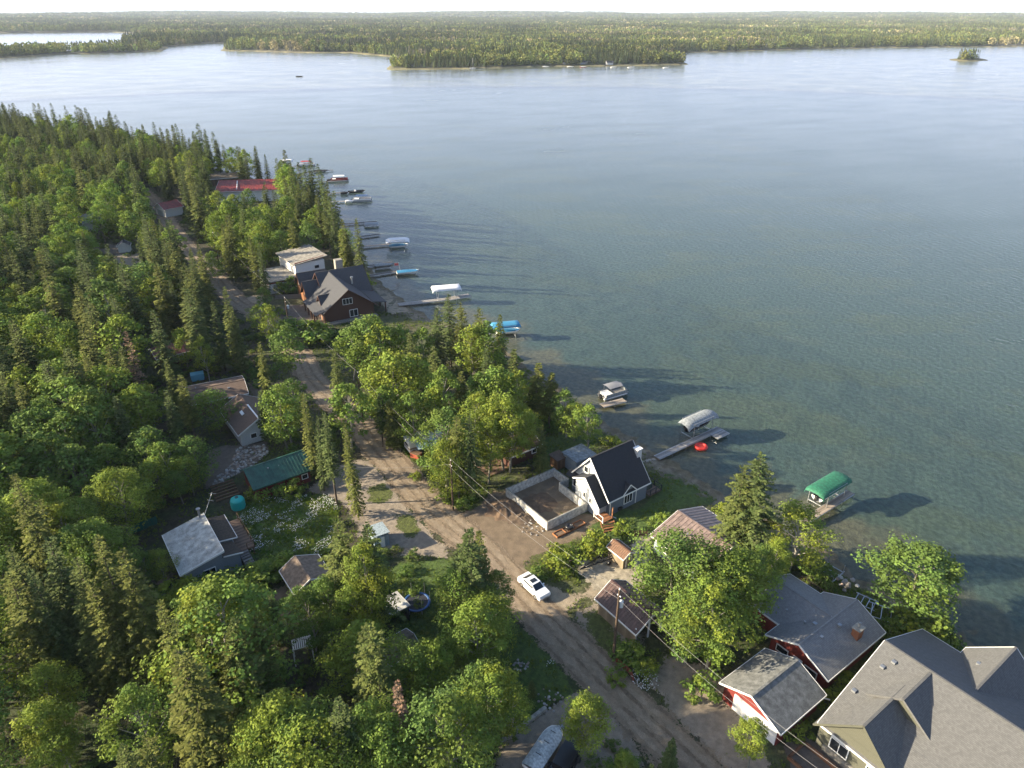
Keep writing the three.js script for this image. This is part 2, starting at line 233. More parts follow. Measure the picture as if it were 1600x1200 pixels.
const GC = { gravel: cover(0.36, 0.285, 0.205, T.gravel, 6), dirt: cover(0.26, 0.20, 0.14, T.gravel, 8), pale: cover(0.39, 0.335, 0.27, T.gravel, 5), lawn: cover(0.095, 0.155, 0.03, T.mottle, 5, 0.1), rough: cover(0.125, 0.15, 0.035, T.mottle, 4, 0.12), slab: cover(0.46, 0.40, 0.31, T.mottle, 6, 0.01), sandy: cover(0.46, 0.39, 0.29, T.gravel, 6), asphalt: cover(0.2, 0.17, 0.145, T.gravel, 5) };
const ROADC = [[21.61, -37.7], [17.18, -43.32], [14.73, -46.66], [11.26, -51.4], [8.64, -55.15], [6.32, -58.48], [2.94, -63.2], [-0.82, -68.89], [-5.22, -75.43], [-11.11, -82.41], [-16.94, -91.2], [-21.72, -98.48], [-28.32, -108.87], [-34.31, -117.18], [-39.79, -125.11], [-44.95, -135.48], [-52.08, -146.59], [-60.75, -158.03], [-68.39, -166.51], [-77.32, -179.21], [-85.77, -192.5], [-97.66, -209.51], [-112.16, -232.38], [-127.67, -258.11], [-140.46, -278.22], [-150.16, -291.67]];
const curve = new THREE.CatmullRomCurve3(ROADC.map(([x, z]) => V(x, 0, z)));
const CL = curve.getSpacedPoints(140).map((p) => [p.x, p.z]);
function ribbon(line, w) { const a = [], b = []; for (let i = 0; i < line.length; i++) { const p = line[Math.max(0, i - 1)], q = line[Math.min(line.length - 1, i + 1)], l = Math.hypot(q[0] - p[0], q[1] - p[1]), nx = -(q[1] - p[1]) / l, nz = (q[0] - p[0]) / l, h = w / 2; a.push([line[i][0] + nx * h, line[i][1] + nz * h]); b.push([line[i][0] - nx * h, line[i][1] - nz * h]); } return [...a, ...b.reverse()]; }
const roadDist = (x, z) => edgeDist(CL, x, z, false);
const YARDS = {
  gravel_yard: [[[-9.55, -75.17], [-14.85, -82.71], [-19.49, -90.35], [-22.43, -95.29], [-24.83, -96.03], [-28.28, -92.95], [-31.02, -87.86], [-28.7, -86.25], [-25.59, -85.15], [-23.33, -82.41], [-21.01, -77.03], [-18.27, -75.43], [-16.01, -73.12], [-12.78, -73.12], [-8.05, -72.62]], GC.pale, 1.2],
  dirt_yard: [[[-7.36, -81.67], [-3.36, -86.73], [-0.39, -88.02], [5.03, -78.95], [11.57, -82.41], [12.77, -80.66], [9.23, -76.49], [6.21, -74.39], [3.19, -71.63], [0.41, -68.66], [-1.66, -70.42], [-4.79, -75.43]], GC.dirt, 1.6],
  dirt_pit: [[[-0.29, -88.02], [5.05, -79.37], [10.81, -84.22], [7.64, -89.17], [8.92, -90.52], [6.69, -93.3]], GC.dirt, 0.3],
  gravel_apron: [[[0, -69.83], [2.5, -71.02], [4.05, -67.86], [8.29, -65.31], [11.14, -66.08], [13.06, -68.66], [11.02, -68.66], [7.87, -64.99], [6.18, -63.2], [3.88, -63.72], [2.37, -65.31], [0, -65.86]], GC.sandy, 1.2],
  gravel_driveway: [[[-1.79, -41.23], [-0.89, -45.82], [3.31, -49.3], [5.39, -50.85], [7.87, -52.21], [10.85, -48.85], [12.09, -46.17], [12.53, -41.23]], GC.pale, 0.9],
  gravel_parking: [[[14.56, -54.12], [17.91, -56.2], [21.49, -54.71], [23.43, -52.78], [22.2, -50.22], [24.61, -46.52], [24.38, -41.85], [20.89, -41.23], [19.3, -44.45], [16.57, -49.45]], GC.pale, 1.3],
  garage_apron: [[[10.21, -64.78], [7.68, -62.69], [8.56, -59.71], [11.8, -56.02], [15.03, -58.29], [14.97, -60.2]], GC.pale, 1.8],
  concrete_pad: [[[7.79, -71.39], [12.44, -73.88], [14.98, -71.88], [16.32, -70.19], [14.98, -67.86], [13.06, -68.66], [10.95, -65.86], [9.39, -68.66]], GC.slab, 0.15],
  concrete_walk: [[[16.07, -74.65], [17.72, -77.44], [18.86, -77.85], [19.14, -75.43], [17.43, -70.42], [15.94, -65.31], [14.53, -67.52], [16.38, -70.07]], GC.slab, 0.12],
  paved_court: [[[26.59, -42.17], [26.81, -45.47], [28.76, -46.52], [31.4, -45.13], [32.64, -42.17]], GC.asphalt, 0.2],
  lodge_drive: [[[-57.02, -156.82], [-55.19, -163.89], [-51.48, -164.75], [-43.52, -155.63], [-40.85, -149.13], [-45.5, -144.46], [-46.5, -138.7], [-54.89, -147.31], [-59.43, -154.84]], GC.asphalt, 0.8],
  side_drive: [[[-69.01, -167.39], [-64.84, -171.96], [-61.52, -166.51], [-62.91, -160.91], [-66.01, -160.91]], GC.sandy, 0.8],
  lodge_beach: [[[-37.31, -180.72], [-31.88, -174.32], [-28.12, -166.51], [-25.01, -162.18], [-28.77, -158.03], [-31.99, -164.75], [-34.87, -174.32]], GC.sandy, 0.8],
  gravel_clearing: [[[-118.46, -205.65], [-112.37, -206.93], [-107.59, -199.49], [-108.88, -193.64], [-115.15, -197.11]], GC.pale, 1],
  asphalt_drive: [[[-133.08, -216.22], [-127.4, -217.61], [-116.78, -212.15], [-115.02, -205.65], [-124.86, -206.93]], GC.asphalt, 0.5],
  rock_court: [[[-50.08, -98.48], [-48.01, -100.04], [-44.4, -100.44], [-41.5, -101.44], [-40.07, -98.48], [-41.31, -94.2], [-44.4, -90.01], [-46.53, -87.86]], GC.asphalt, 0.6],
  cabin_path: [[[-29.53, -66.41], [-28.56, -68.66], [-27.12, -66.96], [-26.56, -63.72], [-27.51, -62.18], [-27.55, -59.71], [-28.81, -62.69]], GC.dirt, 1],
  back_path: [[[-45.3, -69.24], [-44.41, -69.83], [-42.93, -67.52], [-43.64, -66.74], [-44.71, -67.52]], GC.dirt, 1],
  gravel_strip: [[[-51.68, -122.37], [-46.23, -122.91], [-41.67, -124.55], [-39.51, -121.04], [-43.48, -117.68], [-47.75, -115.93]], GC.dirt, 1.2],
  grass_patch: [[[-21.9, -88.35], [-19.6, -89.17], [-17.79, -86.25], [-18.43, -84.22], [-21.04, -85.15]], GC.rough, 1.2],
  grass_island: [[[-16.6, -81.97], [-14.21, -81.24], [-12.84, -78.12], [-14.06, -76.49], [-15.77, -78.67]], GC.rough, 1.2],
  roadside_grass: [[[-27.29, -111.85], [-22.72, -112.32], [-16.62, -105.16], [-11.07, -98.48], [-5.48, -91.2], [-3.36, -86.73], [-5.57, -82.71], [-7.9, -82.86], [-13.68, -92.42], [-19.02, -100.24]], GC.rough, 1.4],
  trampoline_lawn: [[[-15.12, -71.63], [-9.3, -72.37], [-5.46, -71.63], [-4.99, -62.69], [-7.26, -57.37], [-11.73, -58.29], [-15.29, -62.18], [-15.82, -68.09]], GC.lawn, 1],
  corner_lawn: [[[-0.15, -61.88], [3.28, -57.83], [6.21, -52.94], [6.32, -51.64], [3.31, -49.45], [-0.89, -46.1], [-4.15, -46.52], [-7.49, -51.8], [-6.63, -58.76], [-3.01, -60.68]], GC.lawn, 0.9],
  daisy_meadow: [[[-40.04, -83.61], [-38.01, -85.46], [-33.35, -85.78], [-27.93, -87.05], [-25.51, -83.92], [-24.07, -78.12], [-25.07, -72.87], [-28.53, -73.12], [-30.06, -71.02], [-34.41, -72.87], [-38.52, -78.12]], GC.lawn, 1.2],
  blue_house_lawn: [[[11.26, -79.23], [14.76, -81.97], [19.62, -83.46], [24.24, -92.95], [27.7, -90.35], [30.25, -86.73], [28.61, -83.92], [25.33, -83.92], [18.86, -77.85], [16.2, -76.09], [12.3, -76.49]], GC.lawn, 1.4],
  back_lawn: [[[3.72, -99.45], [6.57, -103.48], [13.85, -105.16], [15.92, -103.9], [13.85, -99.85], [9.39, -97.15], [5.98, -91.2], [4.01, -92.07]], GC.lawn, 1.5],
  verge: [[[1.49, -69.83], [3.41, -73.12], [6.96, -75.43], [13.24, -77.03], [12.9, -74.13], [8.4, -71.63], [8.57, -68.66], [4.86, -67.86], [3.1, -68.66]], GC.rough, 1.4],
  roadside_verge: [[[8.88, -63.2], [11.14, -62.69], [12.83, -58.29], [11.66, -54.97], [13.17, -53.27], [14.31, -51.8], [13.22, -51.4], [10.98, -55.15], [8.93, -59.71]], GC.rough, 1.6],
  lake_verge: [[[41.99, -71.63], [43.82, -68.09], [46.03, -65.86], [47.64, -62.69], [50.37, -59.24], [52.72, -56.92], [48.39, -55.58], [44.22, -58.76], [41.27, -62.18], [39.17, -68.66]], GC.rough, 1.5],
  garden_verge: [[[33.7, -52.61], [42.74, -58.76], [49.11, -56.92], [46.53, -53.44], [41.89, -56.92], [33.75, -51], [27.88, -45.82], [27.16, -46.52]], GC.rough, 1.2],
};
function ribbonSheet(name, off, w, mat, lift, fade) {
  const L2 = curve.getSpacedPoints(420), K = 12, pos = [], uv = [], colr = [], idx = [];
  L2.forEach((p, i) => { const a = L2[Math.max(0, i - 1)], b = L2[Math.min(L2.length - 1, i + 1)], l = Math.hypot(b.x - a.x, b.z - a.z), nx = -(b.z - a.z) / l, nz = (b.x - a.x) / l;
    for (let k = 0; k <= K; k++) { const t = (k / K - 0.5) * (w + 2 * fade), x = p.x + nx * (t + off), z = p.z + nz * (t + off), s = w / 2 - Math.abs(t) + 0.5 * fade * noiseB(x * 0.4, z * 0.4); pos.push(x, lift, z); uv.push(x, z); colr.push(1, 1, 1, clamp(0.5 + s / (2 * fade))); } });
  for (let i = 0; i < L2.length - 1; i++) for (let k = 0; k < K; k++) { const a = i * (K + 1) + k, b = a + 1, c = a + K + 1, d = c + 1; idx.push(a, c, b, b, c, d); }
  const g = new THREE.BufferGeometry(); g.setAttribute('position', new THREE.Float32BufferAttribute(pos, 3)); g.setAttribute('color', new THREE.Float32BufferAttribute(colr, 4)); g.setAttribute('uv', new THREE.Float32BufferAttribute(uv, 2)); g.setIndex(idx); g.computeVertexNormals();
  const me = shade(new THREE.Mesh(g, mat)); me.name = numbered(name); me.userData.kind = 'structure'; scene.add(me);
}
ribbonSheet('gravel_road', 0, 5.2, GC.gravel, 0.035, 1.1);
{ let k = 0; for (const [n, [poly, mat, fade]] of Object.entries(YARDS)) sheet(n, poly, mat, 0.012 + 0.0007 * k++, fade, n.includes('lodge') || n.includes('side') ? 1.2 : 0.7); }
{ // the packed wheel tracks of the road, paler than the loose gravel between them
  const worn = cover(0.375, 0.305, 0.225, T.gravel, 7, 0.02), loose = cover(0.27, 0.21, 0.15, T.gravel, 3, 0.06);
  for (const d of [-1.45, 0.15, 1.5]) ribbonSheet('wheel_track', d, 0.42, worn, 0.047, 0.55);
  for (const d of [-2.3, -0.65, 0.85, 2.35]) ribbonSheet('gravel_ridge', d, 0.16, loose, 0.053, 0.42);
}
// ---------- trees ----------
function cards() {
  const pos = [], colr = [];
  return { pos, colr,
    kite(p, along, side, l, w, c) { // a folded leaf spray: two triangles about its rib
      const a = p, t = p.clone().addScaledVector(along, l), s1 = p.clone().addScaledVector(along, l * 0.45).addScaledVector(side, w), s2 = p.clone().addScaledVector(along, l * 0.45).addScaledVector(side, -w);
      const n = along.clone().cross(side).normalize(); s1.addScaledVector(n, w * 0.25); s2.addScaledVector(n, w * 0.25);
      for (const v of [a, s1, t, a, t, s2]) { pos.push(v.x, v.y, v.z); colr.push(c[0], c[1], c[2]); } },
    build() { const g = new THREE.BufferGeometry(); g.setAttribute('position', new THREE.Float32BufferAttribute(pos, 3)); g.setAttribute('color', new THREE.Float32BufferAttribute(colr, 3)); g.setAttribute('uv', new THREE.Float32BufferAttribute(new Float32Array(pos.length / 3 * 2), 2)); return g; } };
}
const rv = (r) => { const z = r() * 2 - 1, a = r() * 6.2832, q = Math.sqrt(1 - z * z); return V(q * Math.cos(a), z, q * Math.sin(a)); };
// unit trees stand on y = 0; broadleaf 12 m tall, spruce 15 m tall
function broadleaf(seed, { H = 12, Rx = 2.9, base = 0.3, clumps = 34, per = 66, leaf = 0.32, bare = 0, top = 0.95 }) {
  const r = rng(seed), C = cards(), wood = [], lean = V((r() - 0.5) * 0.9, 0, (r() - 0.5) * 0.9);
  const axis = (t) => V(lean.x * t * t + 0.25 * Math.sin(t * 5 + seed), H * t * top, lean.z * t * t + 0.25 * Math.cos(t * 4 + seed));
  let prev = axis(0); const r0 = H * 0.0125;
  for (let k = 1; k <= 7; k++) { const q = axis(k / 7.6); wood.push(bar(prev, q, r0 * (1.1 - (k - 1) / 7.4), r0 * (1.1 - k / 7.4), 6)); prev = q; }
  const lobes = 4 + Math.floor(r() * 3), ph = r() * 6.28;
  for (let k = 0; k < clumps; k++) {
    const t = base + (1 - base) * ((k + r() * 0.8) / clumps) ** 0.9, a = k * 2.39996 + r(), prof = Math.sin(Math.PI * clamp((t - base) / (1 - base) * 0.86 + 0.12)) ** 0.75;
    const reach = Rx * prof * (0.45 + 0.55 * Math.sqrt(r())) * (1 + 0.28 * Math.sin(lobes * a + ph)), c = axis(t).add(V(Math.cos(a) * reach, (r() - 0.4) * 0.7, Math.sin(a) * reach));
    const root = axis(clamp(t - 0.10 - 0.12 * prof, base * 0.8, 0.93)); if (k % 2 === 0 || bare) wood.push(bar(root, c.clone().lerp(root, 0.12), 0.05 + 0.03 * prof, 0.015, 4));
    if (bare && r() < bare) { for (let q = 0; q < 3; q++) wood.push(bar(c.clone().lerp(root, 0.3), c.clone().add(rv(r).multiplyScalar(0.9)), 0.02, 0.006, 3)); continue; }
    const cr = (0.62 + 0.55 * r()) * (0.65 + 0.45 * prof) * Rx / 2.9, hue = r(), br = 0.78 + 0.44 * r(), tone = [br * (0.86 + 0.20 * hue), br, br * (1.1 - 0.3 * hue)];
    for (let q = 0; q < per; q++) {
      const d = rv(r); d.y = d.y * 0.72 + 0.12; const rad = cr * (0.35 + 0.75 * Math.cbrt(r())) * (1 + 0.35 * noise(d.x * 2 + k * 3.1, d.z * 2 + d.y)), p = c.clone().addScaledVector(d, rad);
const nn = d.clone().multiplyScalar(0.8).add(V(0, 0.35, 0)).addScaledVector(rv(r), 0.62).normalize(), al = rv(r).cross(nn).normalize(); al.y -= 0.12; al.normalize(); const sd_ = nn.clone().cross(al).normalize(), l = leaf * (0.65 + 0.7 * r()), v = 0.8 + 0.4 * r();
      C.kite(p, al, sd_, l, l * 0.42, [tone[0] * v, tone[1] * v, tone[2] * v]);
    }
  }
  return { crown: C.build(), trunk: join(wood) };
}
function spruce(seed, { H = 15, Rb = 1.75, base = 0.10, gap = 0.36, dead = 0, clumpy = 0.3, twig = 0.5, step = 0.3 }) {
  const r = rng(seed), C = cards(), wood = [], lx = (r() - 0.5) * 0.5, lz = (r() - 0.5) * 0.5, axis = (y) => V(lx * (y / H) ** 2, y, lz * (y / H) ** 2);
  wood.push(bar(axis(0), axis(H * 0.5), H * 0.0115, H * 0.007, 6), bar(axis(H * 0.5), axis(H * 0.99), H * 0.007, 0.015, 5));
  let y = H * base, k = 0; const ph = r() * 6.28;
  while (y < H * 0.985) {
    const t = (y - H * base) / (H * (1 - base)), prof = (1 - t) ** 0.78 * (0.72 + 0.28 * Math.min(1, t * 6)), env = Rb * prof + 0.10, nb = Math.max(4, Math.round(5 + 4 * prof));
    for (let b = 0; b < nb; b++) {
      const a = b / nb * 6.2832 + k * 1.3 + (r() - 0.5) * 0.7, gapN = noise(Math.cos(a) * 1.4 + seed * 3.3, y * 0.55 + Math.sin(a)); if (gapN < -0.62 + clumpy * 0.25 && t > 0.02 && t < 0.93) continue;
      const L = env * (0.7 + 0.42 * r()) * (1 + clumpy * gapN), up = lerp(-0.30, 0.55, t ** 2.2) + (r() - 0.5) * 0.22, dir = V(Math.cos(a), up, Math.sin(a)).normalize(), o = axis(y + (r() - 0.5) * gap);
      const tipDrop = -0.16 * L, steps = Math.max(2, Math.round(L / step));
      if (k % 3 === 0 || dead > 0.4) wood.push(bar(o, o.clone().addScaledVector(dir, L * 0.85).add(V(0, tipDrop * 0.5, 0)), 0.028, 0.008, 3));
      const br = 0.72 + 0.5 * r();
      for (let q = 0; q < steps; q++) {
        const f = (q + 0.45 + r() * 0.4) / steps; if (dead && r() < dead) continue;
        const p = o.clone().addScaledVector(dir, L * f).add(V(0, tipDrop * f * f, 0)), lat = V(-Math.sin(a), 0, Math.cos(a));
        for (const s of q === steps - 1 ? [-0.7, 0, 0.7] : [-1, 1]) {
          const al = dir.clone().multiplyScalar(0.75).addScaledVector(lat, s * 0.85).add(V(0, -0.30 + 0.35 * r(), 0)).normalize(), sd_ = al.clone().cross(V(r() - 0.5, 1, r() - 0.5)).normalize(), l = twig * (0.6 + 0.6 * r()) * (0.55 + 0.55 * Math.min(1, L)), v = br * (0.8 + 0.4 * r());
          C.kite(p, al, sd_, l, l * 0.34, [v * (0.95 + 0.25 * f), v, v * 0.95]);
        }
      }
    }
    y += gap * (0.75 + 0.5 * r()) * (0.7 + 0.5 * (1 - t)); k++;
  }
  C.kite(axis(H * 0.96), V(0, 1, 0), V(1, 0, 0), 0.6, 0.1, [1, 1, 1]); C.kite(axis(H * 0.96), V(0, 1, 0), V(0, 0, 1), 0.6, 0.1, [1, 1, 1]);
  return { crown: C.build(), trunk: join(wood) };
}
const leafMat = (r, g, b, tr) => new THREE.MeshPhysicalMaterial({ color: col(r, g, b), roughness: 0.95, vertexColors: true, side: THREE.DoubleSide, transmission: tr, thickness: 0, specularIntensity: 0.25 });
const LEAF = [leafMat(0.180, 0.232, 0.036, 0.32), leafMat(0.150, 0.210, 0.038, 0.32), leafMat(0.200, 0.240, 0.036, 0.32), leafMat(0.126, 0.185, 0.040, 0.32)];
const NEEDLE = [leafMat(0.086, 0.118, 0.034, 0), leafMat(0.072, 0.108, 0.036, 0), leafMat(0.100, 0.126, 0.032, 0)], DEADNEEDLE = leafMat(0.17, 0.125, 0.085, 0), BLUENEEDLE = leafMat(0.075, 0.115, 0.09, 0), DRYLEAF = leafMat(0.30, 0.235, 0.12, 0.3);
const BIRCH = std(0.46, 0.43, 0.37, 0.9, { map: rep(T.bark, 1.2) }), ASPEN = std(0.26, 0.25, 0.19, 0.9, { map: rep(T.bark, 1.2) }), SBARK = std(0.14, 0.11, 0.085, 0.95, { map: rep(T.bark, 0.9) }), GREY = std(0.36, 0.33, 0.29, 0.95);
const TREES = {
  d: [31, 32, 33, 34, 35].map((s, i) => broadleaf(s, { clumps: [36, 30, 42, 34, 38][i], Rx: [2.9, 2.4, 3.2, 2.6, 2.2][i], base: [0.26, 0.32, 0.2, 0.26, 0.36][i] })),
  D: [31, 32, 33, 34, 35].map((s, i) => broadleaf(s + 50, { clumps: [44, 40, 50, 42, 46][i], Rx: [2.9, 2.4, 3.2, 2.6, 2.2][i], base: [0.26, 0.32, 0.2, 0.26, 0.36][i], per: 150, leaf: 0.19 })),   // the same kinds with finer leaves, for the nearest trees
  s: [41, 42, 43, 44, 45].map((s, i) => spruce(s, { Rb: [1.7, 1.45, 2.0, 1.55, 1.25][i], base: [0.08, 0.12, 0.06, 0.22, 0.34][i], clumpy: [0.25, 0.4, 0.2, 0.45, 0.6][i] })),
  S: [41, 42, 43, 44, 45].map((s, i) => spruce(s + 50, { Rb: [1.7, 1.45, 2.0, 1.55, 1.25][i], base: [0.08, 0.12, 0.06, 0.22, 0.34][i], clumpy: [0.3, 0.45, 0.25, 0.5, 0.65][i], gap: 0.27, twig: 0.30, step: 0.2 })),
  p: [51, 52].map((s) => spruce(s, { Rb: 2.5, base: 0.2, gap: 0.36, clumpy: 0.8, twig: 0.36, step: 0.22 })),                     // broad ragged spruces
  b: [61, 62, 63].map((s, i) => broadleaf(s, { H: 3, Rx: 1.7, base: 0.08, clumps: 16, per: 46, leaf: 0.30, top: 0.8 })),   // bushes
  x: [71, 72].map((s) => spruce(s, { dead: 0.35, Rb: 1.5, base: 0.1, gap: 0.42, clumpy: 0.3, twig: 0.42 })),
  n: [75].map((s) => broadleaf(s, { H: 9, Rx: 1.5, base: 0.35, clumps: 15, per: 8, leaf: 0.2, bare: 0.8 })),
};
const TALL = { d: 12, s: 15, p: 15, b: 3, x: 15, n: 9 };
const KIND = { d: ['birch_tree', 'tree', 'broadleaf tree'], s: ['spruce_tree', 'tree', 'spruce'], p: ['spruce_tree', 'tree', 'spruce'], b: ['bush', 'bush', 'bush'], x: ['dead_spruce', 'tree', 'rusty dying spruce'], n: ['dead_tree', 'tree', 'bare dead tree'] };
const planted = [];
function plant(x, z, h, kind, wide = 1, mat, v) {
  const r = R0(), fine = Math.hypot(x, z) < 98 && TREES[kind.toUpperCase()] ? kind.toUpperCase() : kind, i = v ?? Math.floor(r * TREES[fine].length), S = TREES[fine][i], [name, cat] = KIND[kind];
  const k = h / TALL[kind], o = thing(name, '', cat, [x, Math.min(heightAt(x, z), 0) - 0.05, z], R0() * 6.283); o.rotation.x = (R0() - 0.5) * 0.07; o.rotation.z = (R0() - 0.5) * 0.07;
  const w = k * wide * (0.9 + 0.24 * R0()) * (kind === 'd' ? 1.14 : 1); o.scale.set(w, k, w);
  const crownM = mat || (kind === 'd' || kind === 'b' ? LEAF[Math.floor(R0() * 4)] : kind === 'x' ? DEADNEEDLE : kind === 'n' ? DRYLEAF : NEEDLE[Math.floor(R0() * 3)]);
  const t = shade(new THREE.Mesh(S.trunk, kind === 'd' ? (i % 2 ? BIRCH : ASPEN) : kind === 'n' ? GREY : SBARK)), c = shade(new THREE.Mesh(S.crown, crownM)); t.name = 'trunk'; c.name = 'crown'; o.add(t, c);
  planted.push({ o, x, z, h, kind }); return o;
}
